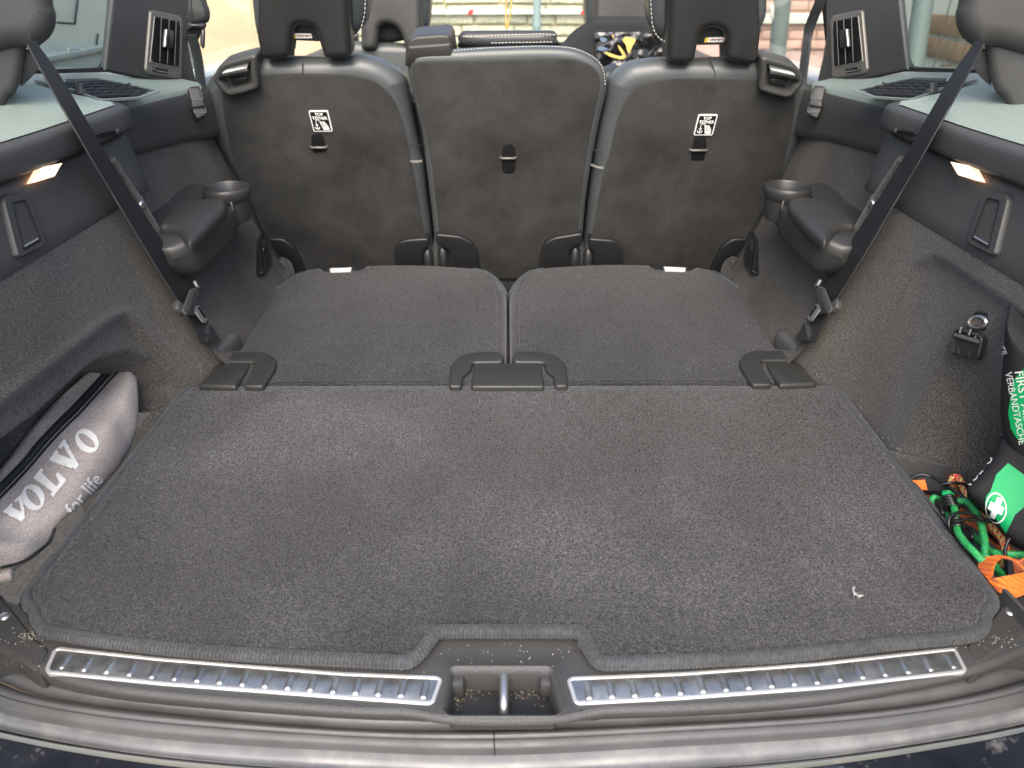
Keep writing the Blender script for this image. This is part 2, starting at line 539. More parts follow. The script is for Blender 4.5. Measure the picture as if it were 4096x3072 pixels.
M_headrest = mat('headrest_shell', (.022, .022, .0215), .36, .5, bump=(800, .2, .0006), big=(7, .08))
M_guide = mat('brown_black_plastic', (.034, .030, .026), .45, .5, bump=(800, .2, .0006))
M_house = mat('housing_carpet', (.046, .0435, .039), .95, .1, var=((.125, .118, .106), 560, .40, .74), big=[(5, .25)], bump=(800, .4, .0012), lint=.04)
# ================================================================== setting
def sheet(name, x0, x1, y0, y1, z, m, kind='structure'):
    o = link(name, [(x0, y0, z), (x1, y0, z), (x1, y1, z), (x0, y1, z)], [(0, 1, 2, 3)], m)
    return tag(o, kind=kind)
sheet('ground', -60, 60, -60, 60, -.78, M_asphalt)
FL = PL((0, 0, 0), (0, 0, 1), (0, 1, 0))
# carpeted load floor under the mat
tag(box('load_floor', (0, .84, -.045), (1.14, .66, .05), M_floorc, bev=.004), kind='structure')
tag(box('cabin_floor', (0, 2.35, -.31), (1.7, 2.5, .04), M_floorc, bev=.004), kind='structure')

# ================================================================== cargo mat
MATPX = [(800,1546),(741,1552),(700,1584),(620,1690),(422,1942),(250,2160),(95,2360),(80,2393),(86,2430),(108,2454),(114,2485),(136,2516),(179,2541),(432,2581),(803,2621),
 (1366,2652),(1613,2662),(1656,2650),(1700,2615),(1737,2566),(1767,2544),(1798,2538),(2262,2538),(2292,2547),(2330,2590),(2367,2646),(2410,2665),(2478,2667),(2732,2658),
 (3164,2633),(3534,2590),(3842,2562),(3934,2540),(3965,2510),(3971,2466),(3996,2430),(3999,2399),(3984,2368),(3778,2096),(3583,1835),(3438,1647),(3388,1580),(3352,1550),(3315,1545)]
mo = ccw(smooth(FL.pts(MATPX), 4))
mat_t = thing('cargo_mat', 'large dark grey carpet mat with stitched edge covering the boot floor', 'boot mat', (0, .8, -.012))
RB = .0075
ctr = inset(mo, RB)
tube('edge_binding', [FL.pt(a, b, -.004) for a, b in ctr], RB, M_bind, mat_t, seg=10, closed=True)
shell('carpet', FL, inset(mo, RB), [(0, -.011), (0, -.002), (.006, .0015), (.012, .002)], M_mat, mat_t)
# yarn wraps of the binding: fine ridges round the edge, one joined part
vs, fs = [], []
acc = 0
def seglen(a, b): return math.hypot(a[0] - b[0], a[1] - b[1])
pos = 0.0; nxt = 0.0
for i in range(len(ctr)):
    a, b = V(ctr[i]), V(ctr[(i + 1) % len(ctr)])
    l = (b - a).length
    if l < 1e-6: continue
    d = (b - a) / l; nrm2 = V((-d.y, d.x))
    while nxt < pos + l:
        if FL.pt(*a).y < .66:
            c = a + d * (nxt - pos); base = len(vs)
            sk = .0012
            for k in range(6):
                an = -.6 + k * (math.pi + 1.2) / 5
                for s_ in (-.0008, .0008):
                    q = c + d * (s_ + sk * (k - 2.5)) - nrm2 * math.cos(an) * (RB + .0011 * (s_ > 0) + .0001)
                    vs.append(FL.pt(q.x, q.y, -.004 + math.sin(an) * (RB + .0011 * (s_ > 0) + .0001)))
            for k in range(5):
                fs.append((base + 2 * k, base + 2 * k + 1, base + 2 * k + 3, base + 2 * k + 2))
        nxt += .0042
    pos += l
link('binding_yarn', vs, fs, M_bind, mat_t, 60, kind='stuff')
# pile: short tufts standing on the carpet, one joined part
def inside(p, poly):
    c = False; j = len(poly) - 1
    for i in range(len(poly)):
        if (poly[i][1] > p[1]) != (poly[j][1] > p[1]) and p[0] < (poly[j][0] - poly[i][0]) * (p[1] - poly[i][1]) / (poly[j][1] - poly[i][1]) + poly[i][0]:
            c = not c
        j = i
    return c
def pile(name, pl, poly, step, hgt, wid, m, parent, h0, seed=1, lim=None):
    import numpy as np
    rg = np.random.default_rng(seed)
    P_ = np.array(poly)
    x0, y0 = P_.min(0); x1, y1 = P_.max(0)
    gx, gy = np.meshgrid(np.arange(x0, x1, step), np.arange(y0, y1, step))
    g = np.stack([gx.ravel(), gy.ravel()], 1); g += rg.uniform(-.5, .5, g.shape) * step
    ins = np.zeros(len(g), bool); j = len(P_) - 1
    for i in range(len(P_)):
        c = (P_[i, 1] > g[:, 1]) != (P_[j, 1] > g[:, 1])
        with np.errstate(divide='ignore', invalid='ignore'):
            xx = (P_[j, 0] - P_[i, 0]) * (g[:, 1] - P_[i, 1]) / (P_[j, 1] - P_[i, 1]) + P_[i, 0]
        ins ^= c & (g[:, 0] < xx); j = i
    g = g[ins]; n = len(g)
    an = rg.uniform(0, 2 * np.pi, n); w_ = wid * rg.uniform(.7, 1.3, n); hh = hgt * rg.uniform(.5, 1.2, n)
    lean = rg.normal(0, .5, (n, 2)) * hgt + np.array([.0006, -.0004])
    vs = np.zeros((n, 3, 3))
    for k in range(2):
        s_ = (-1, 1)[k]
        vs[:, k, 0] = g[:, 0] + s_ * w_ * np.cos(an) / 2; vs[:, k, 1] = g[:, 1] + s_ * w_ * np.sin(an) / 2; vs[:, k, 2] = h0
    vs[:, 2, 0] = g[:, 0] + lean[:, 0]; vs[:, 2, 1] = g[:, 1] + lean[:, 1]; vs[:, 2, 2] = h0 + hh
    vs = vs.reshape(-1, 3)
    e1, e2, nn, o = (np.array(q) for q in (pl.e1, pl.e2, pl.n, pl.o))
    W = o + vs[:, :1] * e1 + vs[:, 1:2] * e2 + vs[:, 2:] * nn
    if MIR: W[:, 0] *= -1
    W -= np.array(root_of(parent).location)
    me = bpy.data.meshes.new(name)
    me.vertices.add(len(W)); me.vertices.foreach_set('co', W.astype(np.float32).ravel())
    me.loops.add(n * 3); me.loops.foreach_set('vertex_index', np.arange(n * 3, dtype=np.int32))
    me.polygons.add(n); me.polygons.foreach_set('loop_start', np.arange(0, n * 3, 3, dtype=np.int32))
    me.polygons.foreach_set('loop_total', np.full(n, 3, dtype=np.int32))
    me.update(); me.validate()
    me.materials.append(m)
    ob = bpy.data.objects.new(name, me); COL.objects.link(ob); ob.parent = parent; ob['kind'] = 'stuff'
    return ob
pile('pile', FL, inset(mo, RB + .008), .00185, .0024, .0011, M_mat, mat_t, .0018)
# the small pull tab on the left edge
TB = FL.pts([(352,2068),(362,2040),(400,2010),(425,1998),(424,2010),(395,2045),(368,2072)], .006)
shell('pull_tab', FL, smooth(TB, 3), [(0, .0), (0, .003), (.0015, .0045)], mat('grey_tab', (.07, .07, .07), .5), mat_t)

# ================================================================== tailgate sill
sill = thing('sill_trim', 'black plastic loading sill with two ribbed metal strips and a latch recess', 'sill trim', (0, .45, -.05))
def zz(px, z): return [P(u, v, z=z) for u, v in px]
def resamp(pts, n):
    pts = [V(p) for p in pts]
    d = [0]
    for a, b in zip(pts, pts[1:]): d.append(d[-1] + (b - a).length)
    out = []; k = 0
    for i in range(n):
        s = d[-1] * i / (n - 1)
        while k < len(pts) - 2 and d[k + 1] < s: k += 1
        t = (s - d[k]) / max(1e-9, d[k + 1] - d[k])
        out.append(pts[k].lerp(pts[k + 1], min(1, max(0, t))))
    return out
LA = [(-420,2470),(-200,2560),(0,2646),(124,2711),(284,2769),(618,2813),(1366,2868),(1984,2880),(2732,2859),(3164,2830),(3472,2793),(3780,2732),(3965,2682),(4096,2633),(4300,2545),(4500,2450)]
LB = [(-420,2570),(-200,2660),(0,2732),(173,2794),(556,2850),(1366,2924),(1984,2930),(2732,2903),(3349,2862),(3780,2808),(4096,2725),(4300,2640),(4500,2545)]
LC = [(-420,2700),(-200,2785),(0,2850),(124,2881),(618,2955),(1366,3004),(1984,3022),(2732,2985),(3349,2947),(3780,2892),(4096,2830),(4300,2760),(4500,2670)]
LD = [(-420,2770),(-200,2850),(0,2908),(371,2979),(803,3035),(1366,3078),(1984,3098),(2732,3070),(3287,3021),(3780,2947),(4096,2885),(4300,2820),(4500,2730)]
LT = [(-420,2420),(-200,2500),(0,2580),(124,2640),(284,2705),(618,2762),(1366,2824),(1640,2832),(1740,2856),(1984,2866),(2290,2854),(2390,2828),(2732,2817),(3164,2790),(3472,2750),(3780,2694),(3965,2640),(4096,2585),(4300,2500),(4500,2405)]
NS = 90
ZT = -.016
lt = resamp(smooth([tuple(p) for p in zz(LT, ZT)], 4, False), NS)
la = resamp(smooth([tuple(p) for p in zz(LA, -.05)], 4, False), NS)
rec = [(1812,2674),(2192,2674),(2206,2684),(2244,2838),(2226,2858),(1794,2858),(1776,2838),(1802,2684)]
SP = PL((0, 0, ZT), (0, 0, 1), (0, 1, 0))
def y_at(line, x):
    for p, q in zip(line, line[1:]):
        if p.x <= x <= q.x: return p.y + (q.y - p.y) * (x - p.x) / max(1e-9, q.x - p.x)
    return line[0].y if x < line[0].x else line[-1].y
ro = ccw(rnd(SP.pts(rec), .008))
cx_ = sum(p[0] for p in ro) / len(ro); cy_ = sum(p[1] for p in ro) / len(ro)
XL, XR, YB = cx_ - .080, cx_ + .080, .514
LX0, LX1 = lt[0].x, lt[-1].x
allx = [LX0 + (XL - LX0) * i / 30 for i in range(31)] + [XL + (XR - XL) * i / 12 for i in range(1, 13)] + [XR + (LX1 - XR) * i / 30 for i in range(1, 31)]
def flat(xs, n=5):
    rows = []
    for k in range(n):
        rows.append([V((x, (lambda yb, yf: yb + (yf - yb) * k / (n - 1))(max(y_at(lt, x) + .05, .56), y_at(lt, x)), ZT)) for x in xs])
    return rows
# top sheet left and right of the latch, the piece round the recess, and the rounded front fall
pn = loft('panel', flat([x for x in allx if x <= XL + 1e-9]), M_sill, sill, ang=40)
loft('panel', flat([x for x in allx if x >= XR - 1e-9]), M_sill, sill, ang=40)
loft('panel', [[V((x, y, ZT)) for x in (XL, XR)] for y in (.57, YB)], M_sill, sill)
rows = []
for k in range(4):
    a = k / 3 * math.pi / 2
    rows.append([V((x, y_at(lt, x) - .006 * math.sin(a), ZT - .006 * (1 - math.cos(a)))) for x in allx])
rows.append([V((x, y_at(la, x) + .002, -.058)) for x in allx])
loft('front_fall', rows, M_sill, sill, ang=50)
def rayhit(poly, an):
    d = V((math.cos(an), math.sin(an))); best = None
    for i in range(len(poly)):
        a, b = V(poly[i]) - V((cx_, cy_)), V(poly[(i + 1) % len(poly)]) - V((cx_, cy_))
        e = b - a; den = d.x * e.y - d.y * e.x
        if abs(den) < 1e-12: continue
        t = (a.x * e.y - a.y * e.x) / den; s = (a.x * d.y - a.y * d.x) / den
        if t > 0 and -1e-6 <= s <= 1 + 1e-6 and (best is None or t < best): best = t
    return V((cx_, cy_)) + d * (best or .01)
NA = 120
angs = [2 * math.pi * k / NA for k in range(NA)]
surr = ccw([(XL, YB), (XR, YB)] + [(x, y_at(lt, x)) for x in reversed([q for q in allx if XL - 1e-9 <= q <= XR + 1e-9])])
rings = [([rayhit(surr, a) for a in angs], 0), ([rayhit(ccw(inset(ro, -.004)), a) for a in angs], .0), ([rayhit(ccw(inset(ro, -.0025)), a) for a in angs], .0012), ([rayhit(ro, a) for a in angs], .0), ([rayhit(ccw(inset(ro, .003)), a) for a in angs], -.006), ([rayhit(ccw(inset(ro, .004)), a) for a in angs], -.030)]
vs = []; fs = []
for ring, h in rings: vs += [SP.pt(p[0], p[1], h) for p in ring]
for r_ in range(len(rings) - 1):
    for i in range(NA):
        j = (i + 1) % NA
        fs.append((r_ * NA + i, r_ * NA + j, (r_ + 1) * NA + j, (r_ + 1) * NA + i))
link('latch_recess', vs, fs, M_sill, sill, 45)
link('recess_floor', [SP.pt(p[0], p[1], -.0300) for p in rings[-1][0]], [tuple(range(NA))], mat('dusty_recess', (.016, .016, .016), .5, .4, lint=.95, big=(20, .3)), sill)
ly = y_at(lt, cx_)
a, b = SP.px(2015, 2815)
st = PL(SP.pt(a, b, -.030), (0, 0, 1), (0, 1, 0))
tube('striker', [P(2015, 2826, z=-.044), P(2015, 2815, z=-.036), st.pt(0, 0, .010), st.pt(0, .006, .021), st.pt(0, .020, .024), st.pt(0, .045, .020)], .0046, M_silver, sill, seg=12, sub=3)
for s_ in (-1, 1):
    box('recess_clip', (cx_ + s_ * .046, ly + .048, -.034), (.014, .016, .022), M_sill, sill, bev=.004)
# scuff plates
def scuff(px_out, n_ribs, lean, name):
    o2 = dens(ccw(rnd(SP.pts(px_out), .008)), .012)
    fr = shell('scuff_plate', SP, o2, [(0, -.004), (0, .001), (.0010, .0020), (.0034, .0020), (.0042, .0010)], M_frame, sill, ang=30, cap=False)
    shell('scuff_face', SP, inset(o2, .0040), [(0, .0010), (.0004, .0012)], M_scuff, fr)
    return fr
PLT = [(240,2590),(640,2632),(1366,2690),(1749,2706),(1772,2718),(1738,2812),(1716,2822),(1366,2797),(640,2742),(192,2697),(180,2682),(214,2602)]
PRT = [(2286,2709),(2732,2690),(3260,2652),(3806,2592),(3824,2598),(3868,2682),(3856,2694),(3300,2758),(2732,2800),(2312,2822),(2294,2810),(2266,2722)]
for px, x0, x1, nr, lean0, lean1 in ((PLT, 262, 1700, 17, -48, -16), (PRT, 2352, 3800, 17, 14, 44)):
    fr = scuff(px, nr, 0, '')
    top = [q for q in px]
    for i in range(nr):
        t = i / (nr - 1)
        u = x0 + (x1 - x0) * t
        # mid line of the plate by interpolation
        mid = [(214,2643),(640,2687),(1366,2743),(1755,2762)] if px is PLT else [(2280,2766),(2732,2745),(3260,2706),(3840,2642)]
        for (ua, va), (ub, vb) in zip(mid, mid[1:]):
            if ua <= u <= ub: vm = va + (vb - va) * (u - ua) / (ub - ua); break
        ln = lean0 + (lean1 - lean0) * t
        hv = 34 + 8 * (1 - abs(2 * t - 1)) if True else 0
        hv = 32 + 8 * (t if px is PLT else 1 - t)
        A, B = SP.px(u - ln * .5, vm - hv), SP.px(u + ln * .5, vm + hv)
        d = (V(B) - V(A)).normalized(); nn = V((-d.y, d.x))
        q = [V(A) + nn * .0042, V(A) - nn * .0042, V(B) - nn * .0042, V(B) + nn * .0042]
        shell('rib', SP, rnd([tuple(x) for x in q], .0034), [(0, .0010), (.0012, .0024), (.0030, .0030)], M_scuff, fr)
# ---- rubber weather seal, painted sill and bumper
seal = thing('weather_seal', 'grey rubber weather seal curving along the boot opening', 'rubber seal', (0, .42, -.07))
lb = resamp(smooth([tuple(p) for p in zz(LB, -.058)], 4, False), NS)
lc = resamp(smooth([tuple(p) for p in zz(LC, -.064)], 4, False), NS)
ld = resamp(smooth([tuple(p) for p in zz(LD, -.080)], 4, False), NS)
def roll(A, B, hgt, k=7):
    rows = []
    for i in range(k + 1):
        t = i / k
        rows.append([p.lerp(q, t) + V((0, 0, hgt * math.sin(math.pi * t) ** .7)) for p, q in zip(A, B)])
    return rows
loft('inner_lip', roll([p + V((0, .004, -.004)) for p in la], lb, .010), M_seal, seal, ang=70)
r2 = roll(lb, lc, .014, 12)
for i, r_ in enumerate(r2):
    if i in (7, 9): r2[i] = [p + V((0, 0, -.0022)) for p in r_]
loft('bulb', r2, M_seal, seal, ang=70)
# seam in the middle of the seal
m0 = min(range(NS), key=lambda k: abs(lb[k].x + .012))
tube('seam', [r_[m0] + V((.004, 0, .0006)) for r_ in r2], .0007, M_black, seal, seg=5)
tube('dirt_line', [p + V((0, -.001, .0012)) for p in lb[8:62]], [.0012 + .001 * abs(math.sin(i * 1.7)) for i in range(54)], M_tan, seal, seg=5, flat=.3)
body = thing('car_bodywork', 'dark glossy rear bodywork below the boot opening with dusty painted edge', 'bodywork', (0, .35, -.3))
lc2 = [p + V((0, .004, -.004)) for p in lc]
rows = [[p.lerp(q, t) + V((0, 0, -.004 * math.sin(math.pi * t))) for p, q in zip(lc2, ld)] for t in (0, .25, .5, .75, 1)]
loft('painted_sill', rows, M_sillpaint, body, ang=60)
def out_by(line, dy, dz):
    res = []
    for i, p in enumerate(line):
        a, b = line[max(0, i - 1)], line[min(len(line) - 1, i + 1)]
        t = (b - a).normalized(); nn = V((t.y, -t.x, 0))
        res.append(p + nn * dy + V((0, 0, dz)))
    return res
loft('trim_strip', [ld, out_by(ld, .003, .003), out_by(ld, .007, .003), out_by(ld, .009, -.004), out_by(ld, .010, -.012)], M_mirror, body, ang=60)
loft('bumper', [out_by(ld, .0095, -.004), out_by(ld, .03, -.010), out_by(ld, .07, -.014), out_by(ld, .14, -.022), out_by(ld, .17, -.045), out_by(ld, .18, -.15), out_by(ld, .16, -.45)], M_paint, body, ang=60)
# carpeted corners beside the mat front, with their fixing screws
for MIR in (False, True):
    cn = thing('corner_trim', ('right' if MIR else 'left') + ' carpeted corner beside the sill with a fixing screw', 'corner trim', (-.58, .53, -.02), group='carpeted corners by the sill')
    o2 = rnd(SP.pts([(-420,2390),(-40,2330),(60,2440),(150,2555),(215,2602),(150,2690),(0,2590),(-300,2480)]), .01)
    shell('carpet', SP, o2, [(0, -.03), (0, -.002), (.004, .002)], M_floorc, cn)
    a, b = SP.px(20, 2470)
    s = PL(SP.pt(a, b, .002), (0, 0, 1), (0, 1, 0))
    shell('screw', s, [(math.cos(t / 12 * 2 * math.pi) * .006, math.sin(t / 12 * 2 * math.pi) * .006) for t in range(12)], [(0, 0), (.0015, .0018), (.003, .001), (.0045, .0008)], M_silver, cn)
MIR = False
# ================================================================== side trims (left one measured, right one mirrored)
def sst(a, b, x):
    t = max(0, min(1, (x - a) / (b - a))); return t * t * (3 - 2 * t)
LIP = [(P(u, v, x=-.575).y, P(u, v, x=-.575).z) for u, v in [(-400,1950),(0,1640),(227,1464),(450,1290),(498,1262),(525,1266),(545,1290),(660,1464),(712,1560),(700,1700),(0,2600),(-800,2600)]]
LIP2 = [(P(u, v, x=-.590).y, P(u, v, x=-.590).z) for u, v in [(-500,2160),(-400,2080),(0,1774),(139,1671),(229,1587),(330,1490),(400,1440),(500,1415),(570,1450),(625,1540),(640,1600),(640,1720),(0,2600),(-800,2600)]]
BAND = [(P(u, v, x=-.585).y, P(u, v, x=-.585).z) for u, v in [(-900,1900),(-400,1560),(-34,1269),(277,1055),(330,1030),(420,1075),(470,1200),(560,1420),(640,1560),(600,1900),(0,2600),(-1200,2600)]]
def pdist(p, poly):
    best = 9; q = V(p)
    for i in range(len(poly)):
        a, b = V(poly[i]), V(poly[(i + 1) % len(poly)])
        t = max(0, min(1, (q - a).dot(b - a) / max(1e-9, (b - a).length_squared)))
        best = min(best, (q - a - (b - a) * t).length)
    return best if inside(p, poly) else -best
ZTOP = .302
def wall_x(y, z):
    x = -.570 - .02 * (z / .3)
    k = sst(.97, 1.14, y)
    x += k * (1 - min(1, z / .3)) * .055
    return x
def build_side(side):
    L = side == 'left'
    t = thing('side_trim', side + ' boot side trim, ' + ('carpeted wall with lamp, handle and armrest behind the grey canvas bag' if L else 'carpeted wall with lamp, handle and power socket behind the first aid bag'), 'side trim', (-.62, .9, -.03), group='side trims')
    # carpet lining of the rear part, with the storage recess pressed into it
    NY, NZ = 150, 70
    rows = []
    for i in range(NY + 1):
        y = .30 + (1.145 - .30) * i / NY
        r_ = []
        for k in range(NZ + 1):
            z = -.03 + (ZTOP + .03) * k / NZ
            x = wall_x(y, z)
            yy = y
            if L:
                d = pdist((y, z), LIP)
                x -= .013 * sst(-.004, .014, d) + .105 * sst(-.006, .020, pdist((y, z), LIP2))
                x += .003 * sst(-.02, -.004, d)
            else:
                d = pdist((y, z), BAND)
                x -= .010 * sst(-.004, .012, d) * sst(1.02, .90, y)
                g = sst(.86, .76, y) * sst(.24, .02, z)
                x -= .095 * g
            r_.append(V((x, yy, z)))
        rows.append(r_)
    # forward edge: the lining turns outwards, leaving a pale edge strip
    last = rows[-1]
    rows.append([p + V((-.004, .003, 0)) for p in last])
    rows.append([p + V((-.03, .012, 0)) for p in last])
    rows.append([p + V((-.06, .016, 0)) for p in last])
    lining = loft('carpet_lining', rows, M_carpet, t, ang=75)
    # plastic upper trim: lower face, groove, rounded lip
    prof = [(-.592, .3015), (-.5885, .305), (-.5945, .345), (-.602, .384), (-.608, .391), (-.598, .394), (-.5905, .397), (-.588, .402), (-.5875, .412), (-.588, .424), (-.5905, .4305), (-.596, .4345), (-.606, .4372)]
    def dz(y): return .008 * sst(1.0, .55, y)
    rows = []
    for i in range(25):
        y = .30 + (1.172 - .30) * i / 24
        rows.append([V((x, y, z + dz(y) * (1 if z > .38 else 0))) for x, z in smooth(prof, 2, False)])
    rows.append([p + V((-.004, .004, 0)) for p in rows[-1]])
    rows.append([p + V((-.05, .008, 0)) for p in rows[-2]])
    upper = loft('upper_trim', rows, M_plastic2, t, ang=60)
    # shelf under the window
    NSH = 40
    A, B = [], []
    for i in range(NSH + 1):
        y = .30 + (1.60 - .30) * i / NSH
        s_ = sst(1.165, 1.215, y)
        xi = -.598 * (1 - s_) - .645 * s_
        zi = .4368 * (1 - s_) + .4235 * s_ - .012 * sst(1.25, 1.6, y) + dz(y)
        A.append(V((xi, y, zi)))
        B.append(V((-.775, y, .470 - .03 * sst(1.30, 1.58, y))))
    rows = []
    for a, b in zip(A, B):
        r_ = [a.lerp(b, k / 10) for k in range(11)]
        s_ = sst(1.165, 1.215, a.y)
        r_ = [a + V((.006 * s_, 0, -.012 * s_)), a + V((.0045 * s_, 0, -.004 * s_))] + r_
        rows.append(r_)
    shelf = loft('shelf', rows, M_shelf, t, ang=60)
    # forward plastic panel below the shelf edge
    rows = []
    for i in range(22):
        y = 1.12 + (1.64 - 1.12) * i / 21
        zt = .4115 - .012 * sst(1.25, 1.6, y)
        zb = .352 - .050 * (y - 1.12) / .5
        xx = -.639 + .02 * sst(1.45, 1.62, y)
        rows.append([V((xx + dx, y, zt + (zb - zt) * q)) for q, dx in ((0, 0), (.08, .003), (.4, .004), (.8, .001), (.96, .0), (1, -.006))])
    rows.append([p + V((-.006, .004, 0)) for p in rows[-1]])
    rows.append([p + V((-.08, .006, 0)) for p in rows[-1]])
    fwd = loft('forward_panel', rows, M_plastic, t, ang=60)
    # carpeted wheel housing in front of it
    rows = []
    PR = [(.36, -.647), (.30, -.637), (.20, -.601), (.13, -.567), (.07, -.532), (.03, -.508), (.012, -.496), (-.01, -.490), (-.09, -.487)]
    PR = smooth([(z, x) for z, x in PR], 3, False)
    for i in range(30):
        q_ = i / 29
        e = sst(.80, 1.0, q_) * .010
        rows.append([V((x - e, 1.10 + (min(1.645, 1.532 + .38 * max(z, 0)) - 1.10) * q_, z)) for z, x in PR])
    rows.append([p + V((-.006, .006, 0)) for p in rows[-1]])
    rows.append([p + V((-.10, .012, 0)) for p in rows[-2]])
    house = loft('wheel_housing', rows, M_house, t, ang=75)
    bv = world_bvh([house, lining, upper, fwd]) if not MIR else None
    return t, lining, upper, shelf, house
def on_plane(px_list, plane, m, name, parent, r=.0, depth=.01, edge=.002, h=0.0, sm=None):
    return plate(name, plane, px_list, m, parent, r=r, depth=depth, edge=edge, h=h, sm=sm)

for MIR in (False, True):
    side = 'right' if MIR else 'left'
    t, lining, upper, shelf, house = build_side(side)
    # --- courtesy lamp in the upper trim
    WP = PL((-.5905, .93, .39), (1, 0, .22), (0, 0, 1))
    lp = [(134,731),(166,669),(243,653),(213,707)]
    o2 = ccw(rnd(WP.pts(lp), .003))
    lamp = shell('courtesy_lamp', WP, o2, [(0, -.01), (0, .002), (.001, .003), (.0035, .003), (.004, .0018)], M_lens, t)
    shell('lens', WP, inset(o2, .0038), [(0, .0016), (.002, .0026)], M_lens, lamp)
    shell('bulb_glow', WP, ccw(rnd(WP.pts([(168,716),(186,672),(215,666),(200,708)]), .004)), [(0, .0027), (.002, .0036)], M_lamp, lamp)
    # --- release handle
    HP = PL((-.5915, .83, .345), (1, 0, .16), (0, 0, 1))
    o2 = ccw(rnd(HP.pts([(92,769),(18,777),(2,802),(60,1026),(76,1033),(166,988),(174,966),(108,787)]), .008))
    hd = shell('release_handle', HP, o2, [(0, -.004), (0, .001), (.002, .0035), (.009, .0035), (.010, .002)], M_plastic, t)
    i2 = ccw(rnd(HP.pts([(88,796),(34,811),(82,1003),(153,962)]), .004))
    shell('recess', HP, i2, [(-.002, .003), (0, .0042), (.0016, .0042), (.003, -.004), (.005, -.016)], M_black, hd, ang=30)
    A = HP.pts([(84,838),(47,850),(86,990),(146,958)])
    pq = [HP.pt(A[0][0], A[0][1], -.012), HP.pt(A[1][0], A[1][1], -.012), HP.pt(A[2][0], A[2][1], .0015), HP.pt(A[3][0], A[3][1], .0015)]
    pd = link('paddle', pq + [p - HP.n * .004 for p in pq], [(0, 1, 2, 3), (7, 6, 5, 4), (0, 4, 5, 1), (1, 5, 6, 2), (2, 6, 7, 3), (3, 7, 4, 0)], M_plastic, hd, 30)
    a_, b_ = HP.pts([(88,988),(142,957)])
    tube('paddle_edge', [HP.pt(a_[0], a_[1], .0026), HP.pt(b_[0], b_[1], .0026)], .0016, M_silver, hd, seg=6)
    # --- hook slot at the front end of the upper trim
    KP = PL((-.5872, 1.12, .40), (1, 0, 0), (0, 0, 1))
    o2 = ccw(smooth(KP.pts([(388,545),(388,530),(430,523),(470,519),(483,528),(480,540),(430,546)]), 3))
    hk = shell('hook_slot', KP, o2, [(0, -.002), (0, .003), (.002, .0035), (.0035, .0), (.005, -.006)], M_black, t, ang=30)
    a_, b_ = KP.px(466, 529)
    kp = PL(KP.pt(a_, b_), KP.n)
    shell('hook_knob', kp, [(math.cos(i / 10 * 2 * math.pi) * .0062, math.sin(i / 10 * 2 * math.pi) * .0062) for i in range(10)], pill(.008, .004, 3, .006), M_black, hk)
    # --- shelf grille over the speaker
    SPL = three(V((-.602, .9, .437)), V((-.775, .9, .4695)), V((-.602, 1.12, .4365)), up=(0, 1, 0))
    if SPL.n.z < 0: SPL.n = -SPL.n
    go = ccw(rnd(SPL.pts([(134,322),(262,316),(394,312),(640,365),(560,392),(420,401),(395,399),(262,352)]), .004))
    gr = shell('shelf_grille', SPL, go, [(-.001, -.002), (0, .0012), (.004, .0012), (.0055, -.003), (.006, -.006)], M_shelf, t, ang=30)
    gi = ccw(rnd(SPL.pts([(190,338),(262,333),(408,324),(604,366),(540,385),(420,394),(400,393),(262,345)]), .003))
    shell('grille_well', SPL, gi, [(0, .0016), (.0005, .002)], M_dark, gr, ang=30)
    def seg_in(pl, p, q, name, m, par, w=.0012, h=.0028):
        A_, B_ = V(pl.px(*p)), V(pl.px(*q))
        d = (B_ - A_).normalized(); nn = V((-d.y, d.x)) * w / 2
        return shell(name, pl, [tuple(A_ + nn), tuple(A_ - nn), tuple(B_ - nn), tuple(B_ + nn)], [(0, .001), (0, h)], m, par)
    for p, q in (((262,344),(420,337)), ((262,354),(480,348)), ((300,367),(530,358)), ((345,379),(575,369)), ((375,390),(560,379))):
        seg_in(SPL, p, q, 'grille_bar', M_plastic, gr, .0016, .0036)
    for k in range(5):
        for i in range(6):
            u0 = 300 + 40 * i + 26 * k; v0 = 333 + 11.5 * k + i * 1.4
            if u0 < 560 - 6 * k and u0 > 250 + 20 * k:
                seg_in(SPL, (u0, v0 + 6), (u0 + 22, v0 - 1), 'grille_cross', M_plastic, gr, .0011, .0032)
    a_, b_ = SPL.px(324, 372)
    c = SPL.pt(a_, b_)
    tube('grille_knob', [c, c + V((0, 0, .004)), c + V((0, 0, .007)), c + V((.001, .002, .011)), c + V((.001, .003, .0135)), c + V((.001, .003, .0142))], [.009, .0085, .0055, .0065, .006, .002], M_plastic, gr, seg=12)
    # --- pillar trim with the air vent
    PP = three(P(423, 283, x=-.735), P(704, 346, x=-.685), P(451, 0, x=-.725))
    pil = [(423,281),(560,310),(704,352),(804,352),(790,333),(768,240),(752,150),(752,0),(752,-700),(500,-700),(451,0)]
    po = ccw(PP.pts(pil))
    pt_ = shell('pillar_trim', PP, po, pill(.012, .006, 3), M_plastic, t)
    vo = ccw(rnd(PP.pts([(595,42),(612,42),(712,62),(727,80),(721,312),(708,318),(588,299),(575,280)]), .004))
    vent = shell('air_vent', PP, vo, [(0, -.003), (0, .002), (.002, .0045), (.006, .005)], M_vent, t)
    vi = ccw(rnd(PP.pts([(610,66),(715,88),(711,272),(592,250)]), .002))
    shell('vent_well', PP, inset(vi, -.0006), [(-.0012, .0045), (0, .0062), (.0016, .0058), (.0028, -.001), (.003, -.004)], M_vent, vent, ang=30)
    shell('vent_duct', PP, inset(vi, .0012), [(0, .0045), (.0005, .0052)], M_dark, vent, ang=30)
